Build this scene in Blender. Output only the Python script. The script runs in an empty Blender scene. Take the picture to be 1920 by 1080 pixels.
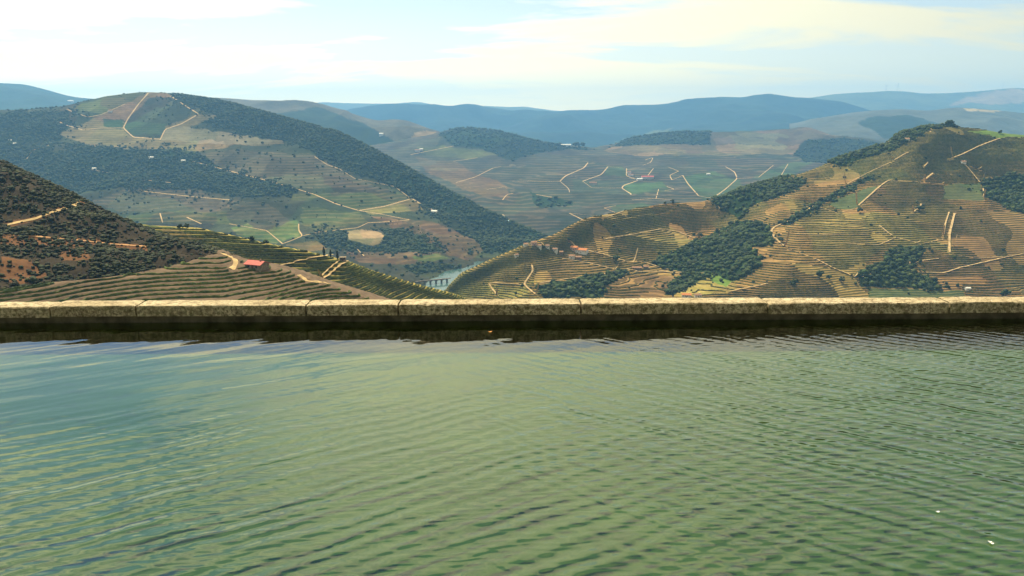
import bpy, bmesh, math, random
import numpy as np
from mathutils import Vector, Matrix
from mathutils.bvhtree import BVHTree

random.seed(7); RNG = np.random.default_rng(11)
R = math.radians
SC = bpy.context.scene
COL = SC.collection

# ------------------------------------------------------------------ camera
F_PX = 1400.0; EYE = 1.70; PITCH = R(12.68); ROLL = R(0.27)
cam_d = bpy.data.cameras.new('camera'); cam = bpy.data.objects.new('camera', cam_d); COL.objects.link(cam)
cam_d.sensor_width = 36.0; cam_d.lens = 36.0 * F_PX / 1920.0
cam_d.clip_start = 0.05; cam_d.clip_end = 90000.0
_f = Vector((0, math.cos(PITCH), -math.sin(PITCH))); _r0 = Vector((1, 0, 0)); _u0 = _r0.cross(_f)
_r = _r0 * math.cos(ROLL) - _u0 * math.sin(ROLL); _u = _u0 * math.cos(ROLL) + _r0 * math.sin(ROLL)
M = Matrix(((_r.x, _u.x, -_f.x, 0), (_r.y, _u.y, -_f.y, 0), (_r.z, _u.z, -_f.z, EYE), (0, 0, 0, 1)))
cam.matrix_world = M
SC.camera = cam
SC.render.resolution_x = 1024; SC.render.resolution_y = 576

# ------------------------------------------------------------------ world, sun, exposure
SUN_EL, SUN_AZ = R(55), R(-27)          # azimuth measured from the view direction (+Y) towards +X
wd = bpy.data.worlds.new('World'); SC.world = wd; wd.use_nodes = True
nt = wd.node_tree; nt.nodes.clear()
def N(t, kind, **kw):
    n = t.nodes.new(kind)
    for k, v in kw.items():
        if k == 'inp':
            for a, b in v.items(): n.inputs[a].default_value = b
        else: setattr(n, k, v)
    return n
def L(t, a, b): t.links.new(a, b)
def mixc_w(t, f, a, b):
    n = t.nodes.new('ShaderNodeMix'); n.data_type = 'RGBA'; L(t, f, n.inputs[0]); n.inputs[6].default_value = (*a, 1); n.inputs[7].default_value = (*b, 1); return n.outputs[2]
out = N(nt, 'ShaderNodeOutputWorld'); bg = N(nt, 'ShaderNodeBackground', inp={'Strength': 0.095})
sky = N(nt, 'ShaderNodeTexSky', sky_type='NISHITA', sun_disc=False, sun_elevation=SUN_EL, sun_rotation=SUN_AZ,
        altitude=400.0, air_density=1.0, dust_density=0.1, ozone_density=3.0)
tc = N(nt, 'ShaderNodeTexCoord'); sep = N(nt, 'ShaderNodeSeparateXYZ'); L(nt, tc.outputs['Generated'], sep.inputs[0])
def MATH(t, op, a, b=None, c=None, clamp=False):
    n = N(t, 'ShaderNodeMath', operation=op, use_clamp=clamp)
    for i, x in enumerate((a, b, c)):
        if x is None: continue
        if isinstance(x, (int, float)): n.inputs[i].default_value = x
        else: L(t, x, n.inputs[i])
    return n.outputs[0]
zz = MATH(nt, 'ADD', MATH(nt, 'MAXIMUM', sep.outputs[2], 0.0), 0.16)
cx = MATH(nt, 'DIVIDE', sep.outputs[0], zz); cy = MATH(nt, 'DIVIDE', sep.outputs[1], zz)
cmb = N(nt, 'ShaderNodeCombineXYZ'); L(nt, cx, cmb.inputs[0]); L(nt, cy, cmb.inputs[1])
mp = N(nt, 'ShaderNodeMapping'); L(nt, cmb.outputs[0], mp.inputs[0])
mp.inputs['Scale'].default_value = (0.55, 1.25, 1); mp.inputs['Location'].default_value = (16.77, 6.85, 0); mp.inputs['Rotation'].default_value = (0, 0, R(-8))
n1 = N(nt, 'ShaderNodeTexNoise', inp={'Scale': 1.15, 'Detail': 7.0, 'Roughness': 0.55, 'Distortion': 0.5}); L(nt, mp.outputs[0], n1.inputs['Vector'])
cr = N(nt, 'ShaderNodeMapRange', interpolation_type='SMOOTHSTEP'); L(nt, n1.outputs[0], cr.inputs[0])
cr.inputs[1].default_value = 0.33; cr.inputs[2].default_value = 0.57; cr.inputs[3].default_value = 0.0; cr.inputs[4].default_value = 0.95
# the same veil looks denser along the slanting sight lines near the horizon
veil = MATH(nt, 'MULTIPLY', MATH(nt, 'POWER', 2.718, MATH(nt, 'MULTIPLY', MATH(nt, 'MAXIMUM', sep.outputs[2], 0.0), -6.5)), 0.95)
cov = MATH(nt, 'MAXIMUM', cr.outputs[0], veil)
mx = N(nt, 'ShaderNodeMix', data_type='RGBA'); L(nt, cov, mx.inputs[0]); hs = N(nt, 'ShaderNodeHueSaturation', inp={'Saturation': 1.25, 'Value': 1.05}); L(nt, sky.outputs[0], hs.inputs['Color']); L(nt, hs.outputs[0], mx.inputs[6])
# thin cloud scatters sunlight forward: it is brightest towards the sun and dull away from it
vd = N(nt, 'ShaderNodeVectorMath', operation='DOT_PRODUCT'); L(nt, tc.outputs['Generated'], vd.inputs[0])
vd.inputs[1].default_value = (math.cos(SUN_EL) * math.sin(SUN_AZ), math.cos(SUN_EL) * math.cos(SUN_AZ), math.sin(SUN_EL))
gl = MATH(nt, 'POWER', MATH(nt, 'MULTIPLY_ADD', vd.outputs['Value'], 0.5, 0.5), 4.2)
gl = MATH(nt, 'MULTIPLY_ADD', gl, 19.0, 2.3)
cl = N(nt, 'ShaderNodeVectorMath', operation='SCALE'); cl.inputs[0].default_value = (1.0, 0.92, 0.60); L(nt, gl, cl.inputs['Scale'])
# light that has come the long way through the air near the horizon is yellowed
lowf = MATH(nt, 'POWER', 2.718, MATH(nt, 'MULTIPLY', MATH(nt, 'MAXIMUM', sep.outputs[2], 0.0), -13.0))
wm_ = mixc_w(nt, lowf, (1, 1, 1), (2.5, 1.95, 0.95)); wv = N(nt, 'ShaderNodeVectorMath', operation='MULTIPLY'); L(nt, cl.outputs[0], wv.inputs[0]); L(nt, wm_, wv.inputs[1])
L(nt, wv.outputs[0], mx.inputs[7])
L(nt, mx.outputs[2], bg.inputs[0]); L(nt, bg.outputs[0], out.inputs[0])

sd = bpy.data.lights.new('sun', 'SUN'); sd.energy = 5.0; sd.angle = R(0.6); sd.color = (1.0, 0.87, 0.64)
sun = bpy.data.objects.new('sun', sd); COL.objects.link(sun)
sdir = Vector((math.cos(SUN_EL) * math.sin(SUN_AZ), math.cos(SUN_EL) * math.cos(SUN_AZ), math.sin(SUN_EL)))
sun.rotation_euler = sdir.to_track_quat('Z', 'Y').to_euler()
SC.view_settings.view_transform = 'Standard'; SC.view_settings.look = 'None'
SC.view_settings.exposure = 0.58; SC.view_settings.gamma = 1.0
SC.cycles.use_denoising = True; SC.cycles.volume_bounces = 1; SC.cycles.max_bounces = 8

# ------------------------------------------------------------------ helpers
MR = np.array(M)[:3, :3]; EY = np.array([0, 0, EYE])
def rays(u, v):
    u = np.asarray(u, float); v = np.asarray(v, float)
    c = np.stack([(u - 960) / F_PX, (540 - v) / F_PX, -np.ones_like(u)], -1)
    return c @ MR.T
def at(u, v, Y):
    d = rays(u, v); return EY + d * (np.asarray(Y, float) / d[..., 1])[..., None]
def proj(P):
    c = (P - EY) @ MR
    return 960 - F_PX * c[..., 0] / c[..., 2], 540 + F_PX * c[..., 1] / c[..., 2]

def _hash(ix, iy, s):
    h = (ix.astype(np.int64) * 374761393 + iy.astype(np.int64) * 668265263 + s * 1442695041) & 0x7fffffff
    h = ((h ^ (h >> 13)) * 1274126177) & 0x7fffffff
    h = ((h ^ (h >> 16)) * 2246822519) & 0x7fffffff
    return ((h ^ (h >> 15)) & 0xffffff) / float(0xffffff)
def noise(x, y, s=0):
    x = np.asarray(x, float); y = np.asarray(y, float)
    ix = np.floor(x); iy = np.floor(y); fx = x - ix; fy = y - iy
    fx = fx * fx * fx * (fx * (fx * 6 - 15) + 10); fy = fy * fy * fy * (fy * (fy * 6 - 15) + 10)
    a = _hash(ix, iy, s); b = _hash(ix + 1, iy, s); c = _hash(ix, iy + 1, s); d = _hash(ix + 1, iy + 1, s)
    return (a + (b - a) * fx) * (1 - fy) + (c + (d - c) * fx) * fy
def fbm(x, y, oct=4, s=0, rough=0.5):
    t = 0; a = 1; n = 0
    for o in range(oct):
        t = t + a * (noise(x * 2**o + 17.3 * o, y * 2**o - 9.1 * o, s + o) - 0.5); n += a; a *= rough
    return t / n * 2
def inpoly(u, v, pts):
    r = np.zeros(u.shape, bool); p = np.asarray(pts, float)
    for (x0, y0), (x1, y1) in zip(p, np.roll(p, -1, 0)):
        if y0 == y1: continue
        c = ((y0 > v) != (y1 > v)) & (u < (x1 - x0) * (v - y0) / (y1 - y0) + x0)
        r ^= c
    return r
def tag(o, label=None, cat=None, group=None, kind=None):
    if label: o['label'] = label
    if cat: o['category'] = cat
    if group: o['group'] = group
    if kind: o['kind'] = kind
    return o
def obj(name, V, Fc, mat, parent=None, smooth=False, attrs=None):
    me = bpy.data.meshes.new(name)
    V = np.asarray(V, np.float32)
    if isinstance(Fc, np.ndarray):
        k = Fc.shape[1]; me.vertices.add(len(V)); me.vertices.foreach_set('co', V.ravel())
        me.loops.add(Fc.size); me.loops.foreach_set('vertex_index', Fc.astype(np.int32).ravel())
        me.polygons.add(len(Fc)); me.polygons.foreach_set('loop_start', np.arange(0, Fc.size, k, dtype=np.int32))
        me.polygons.foreach_set('loop_total', np.full(len(Fc), k, np.int32)); me.update(calc_edges=True)
    else: me.from_pydata([tuple(map(float, p)) for p in V], [], Fc)
    for nm, arr in (attrs or {}).items():
        if arr.ndim == 1:
            a = me.attributes.new(nm, 'FLOAT', 'POINT'); a.data.foreach_set('value', arr.astype(np.float32))
        else:
            a = me.attributes.new(nm, 'FLOAT_COLOR', 'POINT')
            c = np.ones((len(arr), 4), np.float32); c[:, :3] = arr; a.data.foreach_set('color', c.ravel())
    if smooth: me.polygons.foreach_set('use_smooth', np.ones(len(me.polygons), bool))
    if mat: me.materials.append(mat)
    o = bpy.data.objects.new(name, me); COL.objects.link(o)
    if parent: o.parent = parent
    return o
def empty(name, loc, rz=0.0):
    o = bpy.data.objects.new(name, None); COL.objects.link(o); o.location = loc; o.rotation_euler = (0, 0, rz)
    o.empty_display_size = 0.2; return o
def box(x0, x1, y0, y1, z0, z1):
    V = [(x, y, z) for z in (z0, z1) for (x, y) in ((x0, y0), (x1, y0), (x1, y1), (x0, y1))]
    return V, [(3, 2, 1, 0), (4, 5, 6, 7), (0, 1, 5, 4), (1, 2, 6, 5), (2, 3, 7, 6), (3, 0, 4, 7)]

# ------------------------------------------------------------------ materials
def newmat(name):
    m = bpy.data.materials.new(name); m.use_nodes = True; t = m.node_tree
    b = t.nodes['Principled BSDF']; b.inputs['Specular IOR Level'].default_value = 0.15; b.inputs['Roughness'].default_value = 0.9
    return m, t, b
def mixc(t, f, a, b, mode='MIX'):
    n = N(t, 'ShaderNodeMix', data_type='RGBA', blend_type=mode)
    for i, x in ((0, f), (6, a), (7, b)):
        if isinstance(x, (int, float)): n.inputs[i].default_value = x
        elif isinstance(x, tuple): n.inputs[i].default_value = (*x, 1)
        else: L(t, x, n.inputs[i])
    return n.outputs[2]
def mrange(t, x, a, b, c=0.0, d=1.0, smooth=True):
    n = N(t, 'ShaderNodeMapRange', interpolation_type='SMOOTHSTEP' if smooth else 'LINEAR'); L(t, x, n.inputs[0])
    for i, q in enumerate((a, b, c, d)): n.inputs[i + 1].default_value = q
    return n.outputs[0]
def tnoise(t, scale, detail=4, rough=0.55, vec=None, dist=0.0):
    n = N(t, 'ShaderNodeTexNoise', inp={'Scale': scale, 'Detail': detail, 'Roughness': rough, 'Distortion': dist})
    if vec is not None: L(t, vec, n.inputs['Vector'])
    return n.outputs[0]
def plain(name, col, rough=0.85, var=0.25, scale=0.6, bump=0.0):
    m, t, b = newmat(name); g = N(t, 'ShaderNodeNewGeometry')
    f = tnoise(t, scale, 5, 0.6, g.outputs['Position'])
    c = mixc(t, mrange(t, f, 0.3, 0.7), tuple(x * (1 - var) for x in col), tuple(min(1, x * (1 + var)) for x in col))
    L(t, c, b.inputs['Base Color']); b.inputs['Roughness'].default_value = rough
    if bump:
        bn = N(t, 'ShaderNodeBump', inp={'Strength': 0.6, 'Distance': bump}); L(t, f, bn.inputs['Height']); L(t, bn.outputs[0], b.inputs['Normal'])
    return m
def land(name, dz, grain, stripe_bank, stripe_tread, row=None):
    """land-cover colour stored on the terrain, broken up by noise; 'terr' says how strongly the slope is terraced"""
    m, t, b = newmat(name); g = N(t, 'ShaderNodeNewGeometry'); pos = g.outputs['Position']
    a = N(t, 'ShaderNodeAttribute', attribute_name='cover'); tr = N(t, 'ShaderNodeAttribute', attribute_name='terr')
    f1 = tnoise(t, grain, 6, 0.65, pos); f2 = tnoise(t, grain * 6.3, 3, 0.6, pos)
    k = MATH(t, 'ADD', MATH(t, 'MULTIPLY', mrange(t, f1, 0.25, 0.75, 0.45, 1.55, False), 0.7), MATH(t, 'MULTIPLY', mrange(t, f2, 0.25, 0.75, 0.3, 1.7, False), 0.3))
    kc = N(t, 'ShaderNodeCombineXYZ'); [L(t, k, kc.inputs[i]) for i in range(3)]
    c = mixc(t, 1.0, a.outputs['Color'], kc.outputs[0], 'MULTIPLY')
    s = N(t, 'ShaderNodeSeparateXYZ'); L(t, pos, s.inputs[0])
    zw = MATH(t, 'ADD', s.outputs[2], MATH(t, 'MULTIPLY', MATH(t, 'SUBTRACT', tnoise(t, grain * 1.3, 2, 0.5, pos), 0.5), dz * 0.5))
    fr = MATH(t, 'FRACT', MATH(t, 'DIVIDE', zw, dz))
    bank = MATH(t, 'MULTIPLY', mrange(t, fr, 0.18, 0.34), mrange(t, fr, 0.97, 0.86))
    st = mixc(t, bank, stripe_tread, stripe_bank)
    st = mixc(t, 1.0, st, kc.outputs[0], 'MULTIPLY')
    tm = MATH(t, 'MULTIPLY', tr.outputs['Fac'], mrange(t, tnoise(t, grain * 0.9, 3, 0.6, pos), 0.28, 0.5, 0.35, 1.0))
    c = mixc(t, tm, c, mixc(t, 0.46, c, st))
    L(t, c, b.inputs['Base Color']); b.inputs['Roughness'].default_value = 1.0; b.inputs['Specular IOR Level'].default_value = 0.05
    bn = N(t, 'ShaderNodeBump', inp={'Strength': 0.5, 'Distance': 0.35 / grain * 0.12}); L(t, f2, bn.inputs['Height']); L(t, bn.outputs[0], b.inputs['Normal'])
    return m
def leafmat(name, c0, c1, scale):
    m, t, b = newmat(name); g = N(t, 'ShaderNodeNewGeometry'); a = N(t, 'ShaderNodeAttribute', attribute_name='tint')
    f = tnoise(t, scale, 4, 0.7, g.outputs['Position'])
    c = mixc(t, mrange(t, f, 0.3, 0.7), c0, c1); c = mixc(t, 1.0, c, a.outputs['Color'], 'MULTIPLY')
    L(t, c, b.inputs['Base Color']); b.inputs['Roughness'].default_value = 0.8
    bn = N(t, 'ShaderNodeBump', inp={'Strength': 1.0, 'Distance': 0.5 / scale}); L(t, f, bn.inputs['Height']); L(t, bn.outputs[0], b.inputs['Normal'])
    return m
FOREST = (0.017, 0.028, 0.010); SCRUB = (0.055, 0.058, 0.028); DRY = (0.24, 0.165, 0.075); SOIL = (0.20, 0.13, 0.042)
TAN = (0.31, 0.24, 0.115); GREEN = (0.048, 0.078, 0.03); OLIVE = (0.085, 0.095, 0.026); BROWN = (0.115, 0.068, 0.03); GREY = (0.17, 0.135, 0.10)
CLS = dict(F=FOREST, S=SCRUB, D=DRY, O=SOIL, T=TAN, G=GREEN, L=OLIVE, B=BROWN, Y=(0.26, 0.19, 0.055), P=(0.30, 0.235, 0.15), K=(0.085, 0.075, 0.045), E=GREY, H=(0.10, 0.15, 0.03), A=(0.145, 0.125, 0.04), X=(0.10, 0.082, 0.066), Z=(0.17, 0.12, 0.066), N=(0.038, 0.030, 0.020), M=(0.12, 0.06, 0.028), Q=(0.125, 0.088, 0.058), V=(0.075, 0.08, 0.06), W=(0.038, 0.04, 0.027))

# ------------------------------------------------------------------ terrain: ridges and slopes lofted in the world
HILLS = {}
def hill(name, u0, u1, nu, curves, rows, mat, base, polys=(), nz=(0, 300), terr=0.0, dz=4.0, step=False, back=(1.2, 0.3, 1.6, -335), noterr='FGTPES', patch=None, parcel=0, pc=0.76, dim=1.0):
    us = np.linspace(u0, u1, nu)
    pts = []
    for c in curves:
        c = sorted(c, key=lambda q: q[0]); cu = [q[0] for q in c]
        if len(c[0]) == 4:     # (u, None, Y, z)
            Y = np.interp(us, cu, [q[2] for q in c]); z = np.interp(us, cu, [q[3] for q in c])
            d = rays(us, np.full(nu, 540.)); P = np.stack([d[:, 0] / d[:, 1] * Y, Y, z], -1)
        else:
            v = np.interp(us, cu, [q[1] for q in c]); Y = np.interp(us, cu, [q[2] for q in c])
            kk = max(1, int(14 * nu / (u1 - u0))); ker = np.hanning(2 * kk + 3); ker /= ker.sum()
            sm = lambda a: np.convolve(np.pad(a, kk + 1, mode='edge'), ker, 'valid')
            P = at(us, sm(v), sm(Y))
        pts.append(P)
    if back:
        rd = pts[0]; b1 = rd.copy(); b1[:, :2] *= back[0]; b1[:, 2] -= (back[0] - 1) * rd[:, 1] * back[1]
        b2 = rd.copy(); b2[:, :2] *= back[2]; b2[:, 2] = np.minimum(back[3], b1[:, 2] - 5)
        pts = [b2, b1] + pts; rows = [3, 10] + rows
    Pk = np.stack(pts, 0)                                        # K, nu, 3
    d = np.linalg.norm(np.diff(Pk, axis=0), axis=-1).mean(1); kn = np.concatenate([[0], np.cumsum(d)])
    K = len(kn); tan = np.zeros_like(Pk)
    for k in range(K):
        a, b = max(0, k - 1), min(K - 1, k + 1); tan[k] = (Pk[b] - Pk[a]) / (kn[b] - kn[a])
    G = []; ridge_t = []
    for k in range(K - 1):
        n = rows[k]; s = (np.arange(n) / n)[:, None, None]; h = kn[k + 1] - kn[k]
        G.append((2*s**3 - 3*s**2 + 1) * Pk[k] + (s**3 - 2*s**2 + s) * h * tan[k] + (-2*s**3 + 3*s**2) * Pk[k+1] + (s**3 - s**2) * h * tan[k+1])
    G.append(Pk[-1:]); G = np.concatenate(G, 0)
    nr = G.shape[0]; rr = rows[0] + rows[1] if back else 0
    i = np.arange(nr)[:, None]; away = np.clip(np.abs(i - rr) / (0.10 * nr), 0, 1); away = 0.12 + 0.88 * away
    if nz[0]:
        X, Yw = G[..., 0], G[..., 1]; w = nz[1]
        rid = 1 - 2 * np.abs(fbm(X / w, Yw / w, 3, 3)) ; sm_ = fbm(X / w * 2.3, Yw / w * 2.3, 4, 9)
        G[..., 2] += away * nz[0] * ((rid - 0.75) * 0.8 + 0.5 * sm_)
    U, V = proj(G)
    wu = U + 7 * fbm(U / 26, V / 18, 3, 21); wv = V + 4 * fbm(U / 26, V / 18, 3, 33)
    cls = np.full(U.shape, base)
    for code, pl in polys: cls[inpoly(wu, wv, pl)] = code
    cover = np.zeros(U.shape + (3,))
    for c in np.unique(cls): cover[cls == c] = CLS[c]
    plot = np.ones(U.shape)
    if parcel:
        px_ = G[..., 0] / parcel + 0.9 * fbm(G[..., 0] / parcel / 1.7, G[..., 1] / parcel / 1.7, 3, 71); py_ = G[..., 1] / parcel / 1.3 + 0.9 * fbm(G[..., 0] / parcel / 1.7, G[..., 1] / parcel / 1.7, 3, 83)
        sh = np.round(py_); a_ = _hash(np.floor(px_ + 0.37 * sh), sh, 91); b_ = _hash(np.floor(px_ + 0.37 * sh), sh, 97)
        plot = a_; cover *= dim * (1 - pc / 2 + pc * a_)[..., None] * np.stack([1.12 - 0.30 * b_, 0.92 + 0.16 * b_, 1.0 - 0.1 * b_], -1)
    tr = np.full(U.shape, terr)
    for c in noterr: tr[cls == c] = 0 if c in 'FS' else terr * 0.35
    if parcel: tr *= np.clip(0.35 + 1.1 * _hash(np.floor(px_ + 0.37 * sh), sh, 131), 0, 1)
    zs = G[..., 2].copy()
    if patch is not None: patch(G, U, V, cls, cover)
    if step:
        q = zs / dz; fl = np.floor(q); fr = q - fl
        st = np.clip((fr - 0.30) / 0.60, 0, 1); st = st * st * (3 - 2 * st)
        kz = np.clip(tr / max(terr, 1e-6), 0, 1)
        kz = np.minimum(kz, 1)
        G[..., 2] = zs * (1 - kz) + (fl + st) * dz * kz
    ii = np.arange(nr * nu).reshape(nr, nu)
    Fq = np.stack([ii[:-1, :-1], ii[1:, :-1], ii[1:, 1:], ii[:-1, 1:]], -1).reshape(-1, 4)
    V3 = G.reshape(-1, 3)
    o = obj(name, V3, Fq, mat, smooth=True, attrs={'cover': cover.reshape(-1, 3), 'terr': tr.ravel()})
    tag(o, kind='structure')
    HILLS[name] = dict(o=o, G=G, zs=zs, cls=cls, U=U, V=V, dz=dz, bvh=None, F=Fq, V3=V3, rr=rr, plot=plot)
    return HILLS[name]
def bvh(h):
    if h['bvh'] is None: h['bvh'] = BVHTree.FromPolygons(h['V3'].tolist(), h['F'].tolist())
    return h['bvh']
def hit(h, u, v):
    d = rays(np.array([u]), np.array([v]))[0]; r = bvh(h).ray_cast(Vector(EY), Vector(d).normalized())
    return r[0]
def drop(h, x, y):
    r = bvh(h).ray_cast(Vector((x, y, 900)), Vector((0, 0, -1))); return r[0].z if r[0] else None
def lo(pts): return [(x / 2, 140 + y / 2) for x, y in pts]          # read off the left / right half of the photograph
def ro(pts): return [(960 + x / 2, 140 + y / 2) for x, y in pts]

m_far = land('far_mountain_land', 30, 0.0016, (0.12, 0.12, 0.06), (0.2, 0.16, 0.1))
m_mid = land('valley_land', 7, 0.011, (0.04, 0.045, 0.024), (0.20, 0.145, 0.075))
m_right = land('terraced_hill_land', 2.35, 0.03, (0.04, 0.042, 0.013), (0.40, 0.24, 0.08))
m_left = land('terraced_ridge_land', 2.5, 0.06, (0.05, 0.065, 0.014), (0.52, 0.37, 0.10))
m_field = land('vine_field_land', 1.05, 0.10, (0.12, 0.085, 0.055), (0.13, 0.092, 0.06))
m_bush = land('scrub_hill_land', 5, 0.12, (0.1, 0.07, 0.04), (0.1, 0.07, 0.04))

hill('pale_mountains', 300, 1500, 220, [
    [(300, 215, 13500), (560, 199, 13500), (600, 191, 13500), (640, 193, 13500), (700, 194, 13500), (740, 194, 13500), (784, 190, 13500), (815, 196, 13500), (870, 200, 13500), (905, 198, 13500), (960, 201, 13500), (985, 200, 13500), (1040, 207, 13500), (1120, 214, 13500), (1500, 225, 13500)],
    [(300, 245, 11800), (1500, 245, 11800)]], [24], m_far, 'L', nz=(60, 1800), back=(1.1, 0.2, 1.2, -300))
hill('turbine_range', 1380, 2300, 220, [
    [(1380, 196, 12500), (1500, 186, 12500), (1560, 178, 12500), (1600, 174, 12500), (1640, 172, 12500), (1665, 170, 12500), (1690, 171, 12500), (1725, 175, 12500), (1780, 174, 12500), (1840, 170, 12500), (1880, 166, 12500), (1920, 166, 12500), (2100, 160, 12500), (2300, 168, 12500)],
    [(1380, 240, 10800), (2300, 235, 10800)]], [30], m_far, 'L', polys=[('D', ro([(1640, 120), (1700, 85), (1760, 75), (1830, 58), (1900, 56), (2000, 60), (2000, 85), (1900, 110), (1800, 112), (1720, 105)]))], nz=(70, 1500), back=(1.1, 0.2, 1.2, -300))
hill('blue_range', 480, 2200, 360, [
    [(480, 235, 10041), (600, 222, 10041), (660, 208, 10041), (720, 201, 10041), (740, 200, 10041), (790, 203, 10041), (850, 203, 10041), (890, 198, 10041), (930, 203, 10041), (960, 208, 10041), (1040, 210, 10041), (1090, 207, 10041), (1130, 205, 10041), (1170, 196, 10041), (1210, 196, 10041), (1270, 197, 10041), (1300, 191, 10041), (1345, 181, 10041), (1400, 183, 10041), (1440, 176, 10041), (1470, 180, 10041), (1490, 183, 10041), (1530, 185, 9933), (1580, 191, 9825), (1620, 203, 9717), (1660, 216, 9609), (1700, 232, 9501), (1760, 250, 9393), (2200, 262, 9393)],
    [(480, 262, 8205), (1200, 245, 8205), (1500, 245, 8097), (1700, 258, 7881), (2200, 275, 7557)],
    [(480, 300, 6478), (2200, 300, 6478)]], [60, 34], m_far, 'F', polys=[('L', ro([(420, 240), (600, 195), (520, 260), (330, 275)]))], nz=(170, 1500), back=(1.15, 0.2, 1.3, -300))
hill('left_blue_hill', -500, 520, 160, [
    [(-500, 130, 7564), (-100, 150, 7564), (0, 155, 7564), (50, 158, 7564), (85, 167, 7564), (125, 178, 7564), (150, 182, 7564), (180, 185, 7564), (300, 195, 7564), (520, 215, 7564)],
    [(-500, 225, 5612), (0, 222, 5612), (520, 240, 5612)]], [50], m_far, 'F', nz=(60, 900), back=(1.15, 0.3, 1.3, -300))
hill('pale_green_hill', 1480, 2300, 200, [
    [(1480, 232, 6800), (1600, 210, 6600), (1640, 206, 6500), (1690, 204, 6500), (1740, 207, 6500), (1780, 201, 6500), (1800, 200, 6500), (1840, 203, 6500), (1890, 208, 6500), (1920, 212, 6500), (2100, 205, 6500), (2300, 200, 6500)],
    [(1480, 285, 5000), (2300, 285, 5000)]], [50], m_far, 'V', polys=[('F', ro([(1340, 160), (1500, 150), (1560, 170), (1640, 190), (1700, 240), (1400, 240), (1300, 180)])), ('T', ro([(1700, 128), (1840, 135), (1830, 142), (1710, 138)]))], nz=(50, 800), back=(1.1, 0.3, 1.2, -300))
hill('far_left_hill', 300, 1000, 260, [
    [(300, 186, 5300), (420, 184, 5300), (480, 188, 5300), (540, 187, 5300), (556, 187, 5300), (600, 196, 5250), (650, 209, 5200), (690, 221, 5150), (712, 225, 5100), (740, 222, 5050), (765, 224, 5000), (800, 238, 4950), (830, 250, 4900), (1000, 290, 4800)],
    [(300, 260, 4300), (600, 262, 4300), (760, 270, 4200), (1000, 300, 4100)],
    [(300, 330, 3500), (1000, 330, 3500)]], [60, 40], m_mid, 'K', polys=[('D', lo([(1560, 215), (1600, 205), (1640, 212), (1600, 240), (1530, 262)])), ('F', lo([(1000, 150), (1200, 120), (1400, 200), (1550, 300), (1300, 260)]))], nz=(70, 700), terr=0.2, dz=7, back=(1.15, 0.3, 1.3, -335))
hill('vineyard_bowl', 680, 1860, 560, [
    [(680, 275, 4300), (800, 254, 4350), (845, 243, 4400), (880, 239, 4400), (930, 243, 4400), (960, 251, 4400), (1000, 262, 4400), (1035, 269, 4450), (1080, 274, 4500), (1115, 279, 4550), (1150, 271, 4650), (1185, 258, 4700), (1240, 250, 4750), (1290, 247, 4750), (1340, 248, 4750), (1430, 245, 4750), (1480, 242, 4700), (1495, 238, 4680), (1510, 237, 4680), (1530, 242, 4650), (1560, 253, 4600), (1620, 259, 4500), (1660, 266, 4450), (1760, 285, 4300), (1860, 300, 4300)],
    [(680, 315, 3600), (960, 300, 3700), (1120, 290, 3950), (1300, 292, 4000), (1500, 292, 4000), (1700, 300, 3800), (1860, 310, 3700)],
    [(680, 370, 2750), (960, 355, 2850), (1200, 345, 3000), (1500, 350, 3000), (1860, 350, 3000)],
    [(680, 432, 2330), (960, 425, 2270), (1100, 425, 2250), (1300, 415, 2400), (1860, 410, 2400)],
    [(680, None, 1950, -350), (1860, None, 1950, -350)]],
    [70, 70, 70, 8], m_mid, 'W', polys=[
    ('F', lo([(1640, 225), (1700, 205), (1760, 195), (1930, 215), (1930, 325), (1840, 300), (1800, 280), (1760, 270), (1700, 262)])),
    ('F', ro([(-10, 215), (80, 240), (150, 258), (270, 275), (330, 284), (200, 282), (70, 300), (-10, 325)])),
    ('F', ro([(360, 276), (440, 235), (620, 205), (740, 205), (745, 262), (600, 264), (450, 268)])),
    ('X', ro([(735, 222), (1090, 205), (1130, 190), (1230, 230), (1100, 258), (745, 262)])),
    ('Z', ro([(340, 286), (380, 270), (740, 264), (1080, 260), (1060, 298), (520, 304), (400, 296)])),
    ('F', ro([(1090, 250), (1240, 235), (1420, 262), (1340, 330), (1100, 330), (1060, 300)])),
    ('G', ro([(350, 345), (420, 345), (430, 380), (345, 378)])), ('G', ro([(370, 492), (500, 483), (570, 488), (490, 515), (400, 523)])),
    ('G', ro([(640, 385), (760, 360), (850, 395), (860, 440), (720, 466), (670, 440)])), ('F', ro([(60, 440), (130, 455), (220, 470), (220, 492), (100, 497)])),
    ('G', ro([(420, 410), (560, 400), (600, 440), (440, 450)])), ('G', ro([(900, 390), (1050, 330), (1130, 330), (1000, 400)])),
    ('L', lo([(1560, 275), (1640, 268), (1760, 275), (1860, 300), (1760, 320), (1600, 300)])),
    ('B', lo([(1560, 310), (1700, 330), (1900, 420), (1900, 470), (1760, 440), (1600, 360)]))], nz=(34, 520), terr=0.8, dz=7, parcel=150, dim=0.85, back=(1.15, 0.3, 1.25, -335))
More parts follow.
